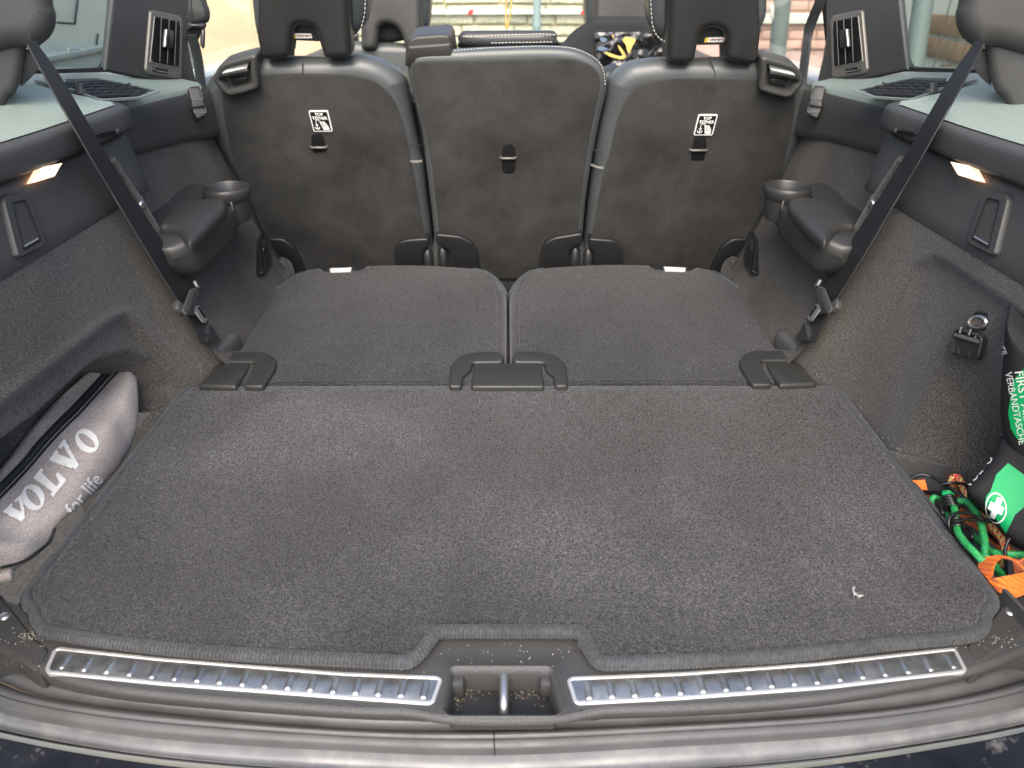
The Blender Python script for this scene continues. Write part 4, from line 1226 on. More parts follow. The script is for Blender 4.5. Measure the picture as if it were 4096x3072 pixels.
for nm in ('left', 'right'):
    L = nm == 'left'
    pl = seat_plane(1.655)
    cx = -.32 if L else .33
    t = thing('passenger_seat', ('left' if L else 'right') + ' rear seat backrest with carpeted back, tether label and release catch on its ' + ('left' if L else 'right') + ' shoulder', 'car seat', (cx, 1.62, -.05), group='second row seats')
    # rim: the silhouette belongs to a ring set back from the face
    o2 = smooth(pl.pts(LEFT_OUT if L else RIGHT_OUT, -.035), 3)
    shell('leather_rim', pl, o2, [(.03, -.15), (.006, -.11), (0, -.07)] + [(i, h) for i, h in arc(.040, 7)] + [(.046, .0005), (.052, -.002)], M_leather, t, ang=80, dirn=(0, -1, .03))
    shell('back_carpet', pl, smooth(pl.pts(LEFT_CAR if L else RIGHT_CAR), 3), [(0, -.012), (0, -.001), (.002, .0016), (.005, .003)], M_suede, t, ang=60)
    hp = PL((0, 1.545, .5), (0, -1, -.12))
    headrest(hp, t, LHR if L else RHR, LCU if L else RCU, LLAB if L else RLAB, LHOLE if L else RHOLE)
    for cs in ([(2, 0)],):
        cpx = [(1390,158),(1408,152),(1428,138),(1444,114),(1456,70),(1461,30),(1461,-60)] if L else [(2664,168),(2640,156),(2622,136),(2609,98),(2605,50),(2603,0),(2602,-60)]
        cp = PL(hp.o + V((0, .038, 0)), hp.n)
        stitch_line('cushion_stitching', [cp.pt(a, b, 0) for a, b in cp.pts(cpx)], M_stitch, t, .008, .0055, .0012)
    release_catch(pl, t, not L)
    tether_label(pl, t, 1285 if L else 2820, 481 if L else 496, -1 if L else 1)
    if L: tether_pocket(pl, t, ((1242,585),(1308,585)), [(1246,535),(1290,533),(1300,560),(1308,605)], [(1300,618),(1250,615)][:0] + [(1255,610),(1248,585)])
    else: tether_pocket(pl, t, ((2758,596),(2828,596)), [(2776,548),(2820,542),(2826,575),(2815,640)], [(2762,640),(2766,596)])
    # seam and stitched joints in the leather
    sp = [(1209,294),(1210,280),(1207,266),(1207,255)] if L else [(2860,312),(2862,298),(2858,282),(2850,262),(2838,235)]
    tube('seam', [pl.pt(a, b, .0005 if k == 0 else -.002 * k) for k, (a, b) in enumerate(pl.pts(sp))], .0012, M_black, t, seg=5)
    js = [((1643,641),(1693,643)), ((926,625),(942,655))] if L else [((2366,660),(2416,668)), ((3134,648),(3150,655))]
    for k, (p, q) in enumerate(js[:1]):
        for dv in (0, 5):
            a0, b0 = pl.px(p[0], p[1] + dv); a1, b1 = pl.px(q[0], q[1] + dv)
            pts = [pl.pt(a0 + (a1 - a0) * s, b0 + (b1 - b0) * s, .001 + .003 * math.sin(math.pi * s) - .006 * (s if L else 1 - s) ** 3) for s in [i / 8 for i in range(9)]]
            stitch_line('joint_stitching', pts, M_stitch, t, .004, .0026, .0009)
        a0, b0 = pl.px(p[0] - 8, p[1] - 62); a1, b1 = pl.px(q[0] - 8, q[1] - 58)
        tube('seam', [pl.pt(a0 + (a1 - a0) * s, b0 + (b1 - b0) * s, -.0005 - .004 * (s if L else 1 - s) ** 3) for s in [i / 6 for i in range(7)]], .001, M_black, t, seg=5)
    if L:
        hinge_plate(pl, t, [(1577,1085),(1577,993),(1601,968),(1634,960),(1712,955),(1718,982),(1693,1006),(1688,1085)])
        hinge_plate(pl, t, [(1070,955),(1134,959),(1172,987),(1200,1040),(1222,1095),(1172,1105),(1161,1042),(1112,1010)])
    else:
        hinge_plate(pl, t, [(2356,955),(2458,963),(2485,987),(2493,1025),(2490,1085),(2379,1085),(2374,1009),(2356,990)])
        hinge_plate(pl, t, [(4062-1070,955),(4062-1134,959),(4062-1172,987),(4062-1200,1040),(4062-1222,1095),(4062-1172,1105),(4062-1161,1042),(4062-1112,1010)])
    for (ua, ub) in (((1700, 1722),) if L else ((2338, 2368),)):
        a, b = pl.px((ua + ub) / 2, 1040, .01)
        tube('hinge_pin', [pl.pt(a, b - .05, .004), pl.pt(a, b + .018, .004), pl.pt(a, b + .024, .0)], [.0125, .0125, .006], M_black, t, seg=12)
# ---- middle seat
pl = seat_plane(1.650)
t = thing('passenger_seat', 'narrow middle rear seat backrest with belt guide box on its top left corner', 'car seat', (0, 1.62, -.05), group='second row seats')
o2 = smooth(pl.pts(MID_OUT, -.02), 3)
shell('leather_rim', pl, o2, [(.03, -.13), (.006, -.10), (0, -.045)] + [(i, h) for i, h in arc(.022, 6)] + [(.026, .0002), (.030, -.002)], M_leather, t, ang=80, dirn=(0, -1, .04))
shell('gap_filler', pl, inset(ccw(smooth(pl.pts([(u, max(v, 400)) for u, v in MID_OUT]), 2)), -.026), [(0, -.12), (0, -.085), (.01, -.075)], M_leather2, t, ang=80)  # dark filler added behind the seat to close bright gaps at its sides
shell('back_carpet', pl, smooth(pl.pts(MID_CAR), 3), [(0, -.012), (0, -.001), (.002, .0016), (.005, .003)], M_suede, t, ang=60)
ln = [(1816,203),(1860,199),(1953,192),(2060,188),(2138,185),(2254,188),(2323,203),(2376,230),(2405,262),(2417,300),(2421,345)]
stitch_line('top_stitching', [pl.pt(a, b, -.006) for a, b in smooth(pl.pts(ln, -.006), 4, False)], M_stitch, t, .0065, .0042, .0010)
tether_pocket(pl, t, ((2002,628),(2063,628)), [(2010,590),(2022,575),(2050,573),(2060,590),(2063,640),(2062,680)], [(2048,692),(2020,692),(2008,680)])
hinge_plate(pl, t, [(1743,937),(1840,947),(1889,971),(1910,1015),(1915,1090),(1802,1090),(1796,1004),(1758,985),(1745,975)])
hinge_plate(pl, t, [(2330,934),(2219,952),(2181,971),(2165,1009),(2158,1090),(2271,1090),(2276,1009),(2295,987),(2330,980)])
for u in (1772, 2300):
    a, b = pl.px(u, 1035, .01)
    tube('hinge_pin', [pl.pt(a, b - .05, .004), pl.pt(a, b + .020, .004), pl.pt(a, b + .026, .0)], [.0125, .0125, .006], M_black, t, seg=12)
# belt guide box on the top left corner
gp = PL((0, 1.585, .4), (0, -1, -.10))
gb = shell('belt_guide', gp, ccw(rnd(gp.pts([(1619,264),(1622,200),(1632,160),(1660,146),(1770,138),(1798,142),(1806,165),(1818,252)]), [.004,.006,.008,.010,.006,.008,.01,.004])), [(0, -.11), (0, -.02)] + arc(.006, 4), M_guide, t, ang=50)
shell('guide_face', gp, ccw(rnd(gp.pts([(1621,262),(1634,180),(1804,168),(1815,250)]), .004)), pill(.02, .005, 4, .012), M_guide, gb, ang=60)
# folded head restraint lying behind the top edge
mp = PL((0, 1.71, .47), (0, -1, .25))
mh = shell('headrest', mp, smooth(mp.pts([(1832,160),(1830,140),(1843,124),(1852,117),(1900,116),(2040,115),(2180,115),(2215,117),(2228,130),(2230,150),(2222,180),(1990,190),(1842,182)]), 3), pill(.12, .018, 5), M_leather2, t, ang=80)
stitch_line('headrest_stitching', [mp.pt(a, b, -.0005) for a, b in smooth(mp.pts([(1852,145),(1880,147),(1990,141),(2110,138),(2170,136),(2225,140)]), 4, False)], M_stitch, t, .0075, .0052, .0013)
stitch_line('headrest_stitching', [mp.pt(a, b, .0008) for a, b in smooth(mp.pts([(1965,173),(2030,171),(2120,170),(2220,168)]), 4, False)], M_stitch, t, .0075, .0052, .0013)
for u in (1893, 2178):
    tube('seam', [mp.pt(*mp.px(u, 138), .0004), mp.pt(*mp.px(u, 172), .0004)], .0008, M_black, t, seg=5)

# ================================================================== folded third-row seats
for MIR in (False, True):
    side = 'right' if MIR else 'left'
    t = thing('folded_seat', side + ' boot seat folded flat, carpeted back with pull strap at its far edge', 'folded seat', (-.26, 1.3, -.05), group='folded boot seats')
    ZF = .020
    P2 = PL((0, 1.05, .0035), (0, -.034, 1), (0, 1, 0))
    def zf(y): return .0035 + .034 * (y - 1.05)
    OUT = [(1040,1543),(1785,1543),(2020,1543),(2025,1448),(2026,1300),(2026,1200),(2021,1160),(2010,1134),(1986,1106),(1948,1081),(1883,1069),(1753,1061),(1650,1057),(1513,1058),(1460,1062),(1445,1071),(1300,1076),(1285,1070),(1264,1071),(1210,1082),(1161,1107),(1123,1134),(1090,1156),(1047,1221),(960,1340),(925,1400),(880,1470),(840,1543)]
    o2 = smooth(P2.pts(OUT), 3)
    shell('back_carpet', P2, o2, [(.006, -.06), (0, -.03)] + [(i, h) for i, h in arc(.010, 5)] + [(.02, .0012)], M_fold, t, ang=80)
    pile('pile', P2, inset(ccw(o2), .012), .0030, .0016, .0013, M_fold, t, .001, 5)
    # padding below with its leather border, visible at the far inner corner
    rim = [(2033,1240),(2033,1177),(2024,1150),(2010,1122),(1986,1096),(1948,1072),(1883,1062),(1753,1055),(1513,1052),(1264,1064),(1205,1076),(1156,1100),(1118,1128),(1085,1152),(1100,1230)]
    crn = [(1993,1158),(2014,1160),(2031,1182),(2028,1165),(2012,1136),(1986,1107),(1950,1082),(1890,1070),(1930,1082),(1962,1103),(1985,1135)]
    shell('leather_corner', P2, ccw(P2.pts(crn, .003)), [(0, -.02), (0, .0025), (.001, .0032)], M_leather, t, ang=60)
    crn2 = [(1085,1158),(1123,1133),(1161,1106),(1208,1083),(1212,1086),(1168,1110),(1130,1138),(1095,1162)]
    shell('leather_corner', P2, ccw(P2.pts(crn2, .003)), [(0, -.02), (0, .0025), (.001, .0032)], M_leather, t, ang=60)
    # pull strap in its black notch
    plate('strap_notch', P2, [(1283,1066),(1300,1061),(1450,1057),(1462,1060),(1440,1081),(1420,1084),(1300,1085)], M_black, t, r=.003, depth=.03, edge=.001, h=.003)
    plate('pull_strap', P2, [(1318,1073),(1408,1069),(1402,1080),(1322,1083)], M_strap, t, r=.001, depth=.01, edge=.001, h=.006)
    # front hem and inner piping line
    tube('hem', [P2.pt(*P2.px(u, v), .001) for u, v in ((1060,1531),(1300,1527),(1560,1525),(1790,1526))], .0022, M_fold, t, seg=6, flat=.5)
    tube('side_seam', [P2.pt(*P2.px(u, v), .001) for u, v in ((1978,1165),(1988,1200),(1990,1300),(1988,1400))], .0012, M_fold, t, seg=5)
    # hinge brackets: one beside the wall, one beside the centre
    def bracket(px, li):
        b_ = plate('hinge_bracket', P2, px, M_hinge, t, r=.007, depth=.03, edge=.004, h=.009)
        tube('bracket_edge', [P2.pt(*P2.px(u, v), .0075) for u, v in li], .0018, M_hinge, b_, seg=6)
    bracket([(905,1408),(1047,1405),(1085,1419),(1106,1445),(1099,1475),(1052,1544),(972,1544),(1000,1500),(1020,1446),(890,1446)], [(893,1447),(1016,1445)])
    bracket([(1795,1544),(1800,1470),(1816,1440),(1851,1416),(1916,1405),(2000,1405),(2019,1421),(2012,1446),(1889,1448),(1883,1478),(1851,1503),(1847,1544)], [(1889,1447),(2012,1446)])
    plate('hinge_arm', P2, [(1852,1506),(1884,1480),(1886,1544),(1848,1544)], M_vent, t, r=.002, depth=.02, edge=.001, h=-.004)
    plate('hinge_arm', P2, [(985,1545),(1010,1490),(1016,1500),(1000,1550)], M_vent, t, r=.001, depth=.02, edge=.001, h=-.004)
MIR = False
# plastic hinge covers on the floor
HC = PL((0, 0, .012), (0, 0, 1), (0, 1, 0))
o = plate('hinge_cover', HC, [(1896,1451),(2164,1451),(2177,1545),(1885,1545)], M_hinge, None, r=.005, depth=.045, edge=.004, n=4)
tag(o, 'flat black plastic hinge cover between the two folded seats', 'hinge cover', 'hinge covers behind the mat')
for MIR in (False, True):
    o = plate('hinge_cover', HC, [(858,1456),(985,1446),(997,1450),(990,1475),(942,1544),(790,1540)], M_hinge, None, r=.005, depth=.045, edge=.006, n=4)
    tag(o, 'flat black plastic hinge cover beside the ' + ('right' if MIR else 'left') + ' boot wall', 'hinge cover', 'hinge covers behind the mat')
MIR = False
# ================================================================== grey canvas bag on the left
bag = thing('canvas_bag', 'grey canvas zipped bag lettered VOLVO for life, slumped in the left recess', 'bag', (-.6, .78, -.02))
# stations along the bag, far end to near end: rear edge, zip, belly, bottom (pixel, x)
ST = [((496,1398,-.650),(504,1402,-.644),(522,1425,-.634),(540,1480,-.622)),
      ((430,1425,-.668),(468,1456,-.648),(516,1520,-.610),(552,1600,-.600)),
      ((350,1490,-.676),(405,1530,-.650),(480,1610,-.598),(551,1700,-.588)),
      ((268,1562,-.680),(330,1602,-.652),(424,1705,-.592),(520,1795,-.582)),
      ((196,1632,-.682),(256,1676,-.652),(368,1800,-.588),(470,1872,-.578)),
      ((130,1706,-.682),(184,1756,-.652),(310,1890,-.586),(400,1950,-.577)),
      ((60,1800,-.680),(112,1850,-.652),(238,1976,-.588),(320,2022,-.577)),
      ((-20,1900,-.678),(30,1932,-.650),(150,2064,-.590),(236,2090,-.579)),
      ((-120,2010,-.676),(-50,2016,-.648),(70,2140,-.592),(190,2168,-.582)),
      ((-220,2110,-.672),(-130,2100,-.646),(-20,2190,-.596),(130,2234,-.584)),
      ((-320,2200,-.668),(-230,2190,-.644),(-120,2240,-.605),(20,2270,-.590)),
      ((-400,2260,-.660),(-330,2270,-.644),(-260,2290,-.615),(-120,2300,-.600))]
rows = []
for s_ in smooth([tuple(c for (u, v, x) in st for c in P(u, v, x=x)) for st in ST], 5, False):
    pts = [V(s_[i * 3:i * 3 + 3]) for i in range(4)]
    bk = pts[0] + V((-.02, .0, -.03))
    lo = V((pts[3].x - .02, pts[3].y, max(-.018, pts[3].z - .02)))
    rows.append([V(p) for p in smooth([tuple(p) for p in [bk] + pts + [lo]], 7, False)])
cnt = V((0, 0, 0))
for i, r_ in enumerate(rows):
    for k, p in enumerate(r_):
        n_ = noise.noise(V((p.y * 9, p.x * 14, p.z * 14))) * .009 + noise.noise(V((p.y * 26, p.x * 34, p.z * 34))) * .0038
        # folds towards the near end
        fold = .008 * math.sin(p.y * 80 + p.z * 70) * sst(.72, .58, p.y) * sst(0, .4, k / len(r_))
        r_[k] = p + V((.5, -.2, .6)).normalized() * (n_ + fold) * (1 if 8 < k < len(r_) - 3 else .3)
def close_end(r_):
    c = sum(r_, V((0, 0, 0))) / len(r_)
    return [c.lerp(p, .02) for p in r_]
rows = [close_end(rows[0])] + rows + [close_end(rows[-1])]
bb = loft('bag_body', rows, M_bag, bag, ang=180)
bbv = world_bvh([bb])
# zip: tape, teeth and piping following the surface
def on_bag(pts, h, n=40):
    out = []
    for u, v in smooth(pts, n // len(pts) + 1, False):
        loc, nor, i, d = bbv.ray_cast(EYE, ray(u, v).normalized())
        if loc is None: continue
        if nor.dot(ray(u, v)) > 0: nor = -nor
        out.append((loc + nor * h))
    return out
zl = [(506,1437),(478,1452),(428,1500),(372,1562),(300,1640),(240,1698),(170,1772),(112,1842),(50,1908),(-30,1990)]
def shiftl(l, d):
    res = []
    for i, (u, v) in enumerate(l):
        a, b = l[max(0, i - 1)], l[min(len(l) - 1, i + 1)]
        t = V((b[0] - a[0], b[1] - a[1])).normalized()
        res.append((u - t.y * d, v + t.x * d))
    return res
for nm, d0, d1, h, m in (('zip_tape', -13, 17, .001, M_bag2),):
    A, B = on_bag(shiftl(zl, d0), h, 60), on_bag(shiftl(zl, d1), h, 60)
    k = min(len(A), len(B)); ribbon(nm, resamp(A, 50), resamp(B, 50), .0015, m, bag)
tz = resamp(on_bag(zl, .0022, 80), 170)
vs, fs = [], []
for i in range(0, 169):
    p, q = tz[i], tz[i + 1]
    t = (q - p); e = t.cross(V((.5, -.3, .8))).normalized() * .0034
    n0 = len(vs)
    up_ = e.cross(t).normalized() * .0012
    for a in (p + t * .12, p + t * .62):
        vs += [a - e, a - e * .3 + up_, a + e * .3 + up_, a + e]
    for k in range(3): fs.append((n0 + k, n0 + k + 1, n0 + 5 + k, n0 + 4 + k))
link('zip_teeth', vs, fs, mat('zip_coil', (.06, .06, .058), .4), bag, 30, kind='stuff')
pp = on_bag(shiftl(zl, -26), .002, 70)
tube('piping', resamp(pp, 50), .0018, M_bag2, bag, seg=6)
pp = on_bag([(0,2268),(80,2246),(140,2210),(190,2168),(215,2110)], .002, 40)
if len(pp) > 3: tube('piping', resamp(pp, 30), .002, M_bag2, bag, seg=6)
# lettering, drawn in pixels and laid on the cloth
def lettering(items, org, ang, sx, sy, shear, m, bvh, par, name='lettering'):
    for vs_, fs_ in items:
        out = []
        c, s = math.cos(ang), math.sin(ang)
        for x, y in vs_:
            X = (x + shear * y) * sx; Y = y * sy
            out.append((org[0] + X * c - Y * s, org[1] - (X * s + Y * c)))
        decal(name, out, fs_, bvh, m, par)
def poly_item(p): return (p, [tuple(range(len(p)))])
def ring_item(rx, ry, ix, iy, cx=0, n=28):
    vs_ = [(cx + rx * math.cos(2 * math.pi * k / n), .5 + ry * math.sin(2 * math.pi * k / n)) for k in range(n)]
    vs_ += [(cx + ix * math.cos(2 * math.pi * k / n), .5 + iy * math.sin(2 * math.pi * k / n)) for k in range(n)]
    return (vs_, [(k, (k + 1) % n, n + (k + 1) % n, n + k) for k in range(n)])
def V_items():
    return [poly_item([(-.47, 1), (-.02, 1), (-.02, .87), (-.10, .87), (.10, .34), (.02, 0), (-.12, 0), (-.38, .87), (-.47, .87)]),
            poly_item([(.12, 1), (.50, 1), (.50, .87), (.40, .87), (.12, 0), (.02, 0), (.10, .34), (.27, .87), (.12, .87)])]
L_items = lambda: [poly_item([(-.42, 1), (.08, 1), (.08, .88), (-.04, .88), (-.04, .13), (-.30, .13), (-.30, .88), (-.42, .88)]),
                   poly_item([(-.42, .13), (.42, .13), (.42, 0), (-.42, 0)]), poly_item([(.28, .42), (.42, .42), (.42, .13), (.16, .13)])]
O_items = lambda: [ring_item(.44, .52, .17, .40)]
# letter centres along a slanting baseline: (pixel of base centre, height, angle)
for items, (u, v), ang, sx, sy in ((V_items(), (92, 2080), 43, 108, 78), (O_items(), (164, 2030), 47, 104, 98), (L_items(), (238, 1956), 52, 104, 108), (V_items(), (308, 1872), 55, 104, 108), (O_items(), (386, 1796), 58, 96, 98)):
    lettering(items, (u, v), R(ang), sx, sy, .12, M_cream, bbv, bag)
vs_, fs_ = text2('for life', .015)
c, s = math.cos(R(51)), math.sin(R(51))
o_ = []
for x, y in vs_:
    X, Y = x * 72, y * 78
    o_.append((334 + X * c - Y * s, 1978 - (X * s + Y * c)))
decal('lettering', o_, fs_, bbv, M_cream, bag)
# loose end of the bag near the sill
box('bag_strap_end', (-.612, .612, -.004), (.05, .02, .012), M_bag, bag, rot=Matrix.Rotation(R(20), 3, 'Z'), bev=.004)
tag(box('net_pocket', (-.690, .70, .09), (.012, .22, .11), M_net, bev=.004), 'black mesh net pocket behind the grey canvas bag', 'net pocket')

# ================================================================== first aid bag on the right
aid = thing('first_aid_bag', 'black first aid bag with green labels and white cross, folded over at the right', 'first aid bag', (.66, .68, -.03))
AP = three(P(4010, 1700, x=.590), P(4030, 1345, x=.555), P(4400, 1600, x=.645))
AP2 = PL(P(4010, 1800, x=.605), (-.50, -.50, .62), (0, 0, 1))
up_px = [(4016,1338),(4060,1345),(4130,1380),(4300,1440),(4420,1760),(4200,1930),(4078,1880),(4030,1825),(4000,1740),(3994,1660),(3998,1560),(4008,1450)]
a1 = shell('upper_block', AP, smooth(AP.pts(up_px), 4), pill(.09, .022, 6), M_bag2, aid, ang=180)
lo_px = [(3999,1738),(3985,1795),(3950,1850),(3905,1905),(3873,1937),(3868,1960),(3925,2012),(3975,2065),(4025,2128),(4090,2170),(4250,2230),(4400,2150),(4420,1900),(4220,1740),(4090,1720)]
a2 = shell('lower_block', AP2, smooth(AP2.pts(lo_px), 3), pill(.07, .016, 6), M_bag2, aid, ang=180)
abv = world_bvh([a1, a2])
def dpoly(name, px, m, bvh, par, h=.0014, sm=0):
    px = [tuple(p) for p in (smooth(px, sm) if sm else px)]
    return decal(name, px, [tuple(range(len(px)))], bvh, m, par, h, 12)
dpoly('green_label', [(4057,1517),(4100,1468),(4200,1420),(4330,1500),(4350,1760),(4200,1800),(4096,1770),(4068,1749),(4046,1712),(4036,1650),(4046,1580)], M_green, abv, aid)
dpoly('green_label', [(4032,1853),(4096,1900),(4180,1950),(4120,2010),(4060,2060),(4028,2132),(4000,2090),(3960,2040),(3942,2012),(3946,1985),(3962,1965),(3985,1900)], M_green, abv, aid)
def dtext(s, u, v, ang, sx, sy, m, h=.0022, bold=.0, shear=0):
    vs_, fs_ = text2(s, bold)
    c, q = math.cos(R(ang)), math.sin(R(ang))
    decal('lettering', [(u + (x + shear * y) * sx * c - y * sy * q, v - ((x + shear * y) * sx * q + y * sy * c)) for x, y in vs_], fs_, abv, m, aid, h, 10)
dtext('VERBANDTASCHE', 4064, 1630, -80, 36, 36, M_white)
dtext('FIRST AID KIT', 4102, 1630, -80, 50, 46, M_white)
dtext('CE', 4019, 1400, -72, 30, 30, M_white, bold=.02)
dpoly('care_print', [(4011,1420),(4014,1420),(4009,1468),(4006,1468)], M_white, abv, aid)
dtext('VOLVO', 3924, 1890, 50, 46, 30, M_white, bold=.02)
n = 30
cu, cv = 3987, 2032
ringp = [(cu + 41 * math.cos(2 * math.pi * k / n) , cv + 60 * math.sin(2 * math.pi * k / n) + .25 * 41 * math.cos(2 * math.pi * k / n)) for k in range(n)]
ring2 = [(cu + 36 * math.cos(2 * math.pi * k / n) , cv + 54 * math.sin(2 * math.pi * k / n) + .25 * 36 * math.cos(2 * math.pi * k / n)) for k in range(n)]
decal('cross_ring', ringp + ring2, [(k, (k + 1) % n, n + (k + 1) % n, n + k) for k in range(n)], abv, M_white, aid, .0022)
def crs(x, y): return (cu + x * 27 + y * -13, cv + x * 14 + y * 38)
cr = [(-.38, -1), (.38, -1), (.38, -.38), (1, -.38), (1, .38), (.38, .38), (.38, 1), (-.38, 1), (-.38, .38), (-1, .38), (-1, -.38), (-.38, -.38)]
decal('white_cross', [crs(x, y) for x, y in cr], [(0, 1, 6, 7), (2, 3, 4, 5), (8, 9, 10, 11)], abv, M_white, aid, .0022)

# ================================================================== storage tray beside the mat, with cords and straps
tray = thing('storage_tray', 'black plastic storage tray sunk beside the right edge of the mat', 'tray', (.66, .69, -.1))
TRZ = -.075
trim_o = [(.555, .855), (.64, .81), (.74, .775), (.74, .50), (.572, .50), (.560, .62)]
TP_ = PL((0, 0, 0), (0, 0, 1), (0, 1, 0))
shell('tray_shell', TP_, ccw(rnd(trim_o, .012)), [(0, -.02), (0, .003), (.003, .004), (.006, .002), (.010, -.02), (.014, TRZ)], M_plastic, tray, ang=40)
def cord(name, px, zs, r_, m, label, cat, group, parent=None, sub=5, flat=1.0, seg=10):
    pts = [P(u, v, z=z) for (u, v), z in zip(px, zs)]
    o = tube(name, pts, r_, m, parent, seg=seg, sub=sub, flat=flat)
    if parent is None: tag(o, label, cat, group)
    return o
s6 = 1 / 2.5915                        # zoom factor of the detail view used to trace the cords
def Q(l): return [(3560 + x * s6, 1840 + y * s6) for x, y in l]
gc = thing('bungee_cord', 'bright green bungee cord in a loop bound with black wire', 'bungee cord', (.6, .66, -.06), 'bungee cords in the tray')
cord('cord', Q([(560,650),(480,560),(430,460),(440,400),(490,378),(560,400)]), [-.03,-.015,-.006,.0,.004,.0], .0040, M_gcord, None, None, None, gc)
cord('cord', Q([(600,335),(640,420),(670,520),(690,640),(700,740),(780,860),(880,960),(960,1050)]), [.018,.016,.014,.012,.012,.014,.016,.012], .0044, M_gcord, None, None, None, gc)
cord('cord', Q([(700,430),(780,430),(860,500),(930,620),(965,760),(985,880),(990,1000),(1100,1120),(1160,1190)]), [.006,.010,.012,.012,.010,.008,.004,-.01,-.02], .0045, M_gcord, None, None, None, gc)
cord('cord', Q([(860,780),(960,880),(1060,950),(1200,975),(1420,980)]), [-.02,-.012,-.004,.002,.004], .0044, M_gcord, None, None, None, gc)
cord('cord', Q([(590,560),(600,620),(640,640)]), [-.01,-.012,-.02], .0042, M_gcord, None, None, None, gc)
pts = [P(u, v, z=.019) for u, v in Q([(568,335),(600,322),(640,332),(652,360),(640,385),(590,380)])]
tube('cord_end', [P(*Q([(590,385)])[0], z=.012), P(*Q([(603,350)])[0], z=.019), P(*Q([(606,330)])[0], z=.021)], [.006, .0075, .003], M_green, gc, seg=10)
for k in range(5):
    (u, v), = Q([(610 + 9 * k, 405 + 22 * k)])
    c_ = P(u, v, z=.014); ax = (P(*Q([(690,640)])[0], z=.012) - P(*Q([(600,335)])[0], z=.018)).normalized()
    e1 = ax.orthogonal().normalized(); e2 = ax.cross(e1)
    tube('wire_binding', [c_ + e1 * math.cos(a) * .0072 + e2 * math.sin(a) * .0072 for a in [2 * math.pi * i / 16 for i in range(16)]], .0017, M_cable, gc, seg=6, closed=True)
for k in range(3):
    (u, v), = Q([(684 + 6 * k, 640 + 34 * k)])
    c_ = P(u, v, z=.012)
    tube('wire_binding', [c_ + e1 * math.cos(a) * .0072 + e2 * math.sin(a) * .0072 for a in [2 * math.pi * i / 16 for i in range(16)]], .0019, M_cable, gc, seg=6, closed=True)
# yellow patterned cord
M_ycord = mat('yellow_cord', (.62, .55, .16), .6, bump=(300, .4, .001, 'wave', 'DIAGONAL'))
yc = thing('bungee_cord', 'yellow bungee cord with red and black woven checks', 'bungee cord', (.63, .68, -.06), 'bungee cords in the tray')
ypts = [P(u, v, z=z) for (u, v), z in zip(Q([(720,370),(670,290),(635,220),(660,178),(710,190),(750,270),(800,370),(860,440),(930,550),(1020,650),(1100,740),(1160,820),(1190,900),(1180,960),(1140,1080)]), [-.02,-.006,.006,.010,.010,.008,.006,.006,.006,.006,.006,.006,.004,-.005,-.03])]
ysm = [V(p) for p in smooth([tuple(p) for p in ypts], 6, False)]
tube('cord', ysm, .0046, M_ycord, yc, seg=10)
def checks(pts, r_, par):
    for m_, off in ((M_red, 0), (M_dark, 1)):
        vs, fs = [], []
        for i in range(1, len(pts) - 1, 2):
            t = (pts[i + 1] - pts[i - 1]).normalized()
            x = (V((0, 0, 1)) - t * t.z).normalized(); y = t.cross(x)
            for k in range(4):
                an = 2 * math.pi * (k + (i // 2 % 2) * .5) / 4 + off * .55
                n0 = len(vs); w_ = .26 if off == 0 else .18; l_ = .0024 if off == 0 else .0012
                for s_ in (-1, 1):
                    for d in (-1, 0, 1):
                        a = an + d * w_
                        vs.append(pts[i] + t * (s_ * l_ + off * .002) + (x * math.cos(a) + y * math.sin(a)) * (r_ + .0003 + .0002 * off))
                fs += [(n0, n0 + 1, n0 + 4, n0 + 3), (n0 + 1, n0 + 2, n0 + 5, n0 + 4)]
        link('woven_checks', vs, fs, m_, par, None, kind='stuff')
checks(ysm, .0046, yc)
# black cable wound over them
bc = thing('black_cable', 'thin black cable looped over the green bungee cord', 'cable', (.62, .66, -.06))
for l_, z_ in (([(215,205),(260,165),(340,150),(430,175),(520,225),(640,300),(760,390),(900,480),(1030,570),(1180,700),(1330,850)], [.0,.006,.010,.010,.012,.012,.010,.012,.014,.012,.01]),
               ([(520,265),(600,240),(720,240),(780,260),(820,310)], [.012,.018,.020,.018,.012]),
               ([(350,340),(440,350),(540,355)], [-.004,.004,.012]), ([(340,325),(440,330),(540,335)], [-.004,.006,.014]),
               ([(650,780),(610,690),(620,600),(700,550),(800,555),(900,585),(1000,620),(1110,630)], [.0,.012,.020,.024,.024,.022,.02,.016]),
               ([(660,640),(760,625),(900,620),(1010,640),(1110,640)], [.024,.026,.026,.022,.018]),
               ([(800,700),(840,740),(850,800),(830,850)], [.0,.002,.0,-.01]), ([(540,470),(545,560),(580,640)], [.01,.006,-.01]),
               ([(1200,1180),(1200,1050),(1195,930),(1230,830),(1290,790),(1370,790),(1420,830)], [-.02,.0,.012,.022,.026,.028,.024]),
               ([(1010,760),(1080,820),(1150,880)], [-.02,-.02,-.02])):
    cord('cable_run', Q(l_), z_, .0022, M_cable, None, None, None, bc, seg=7)
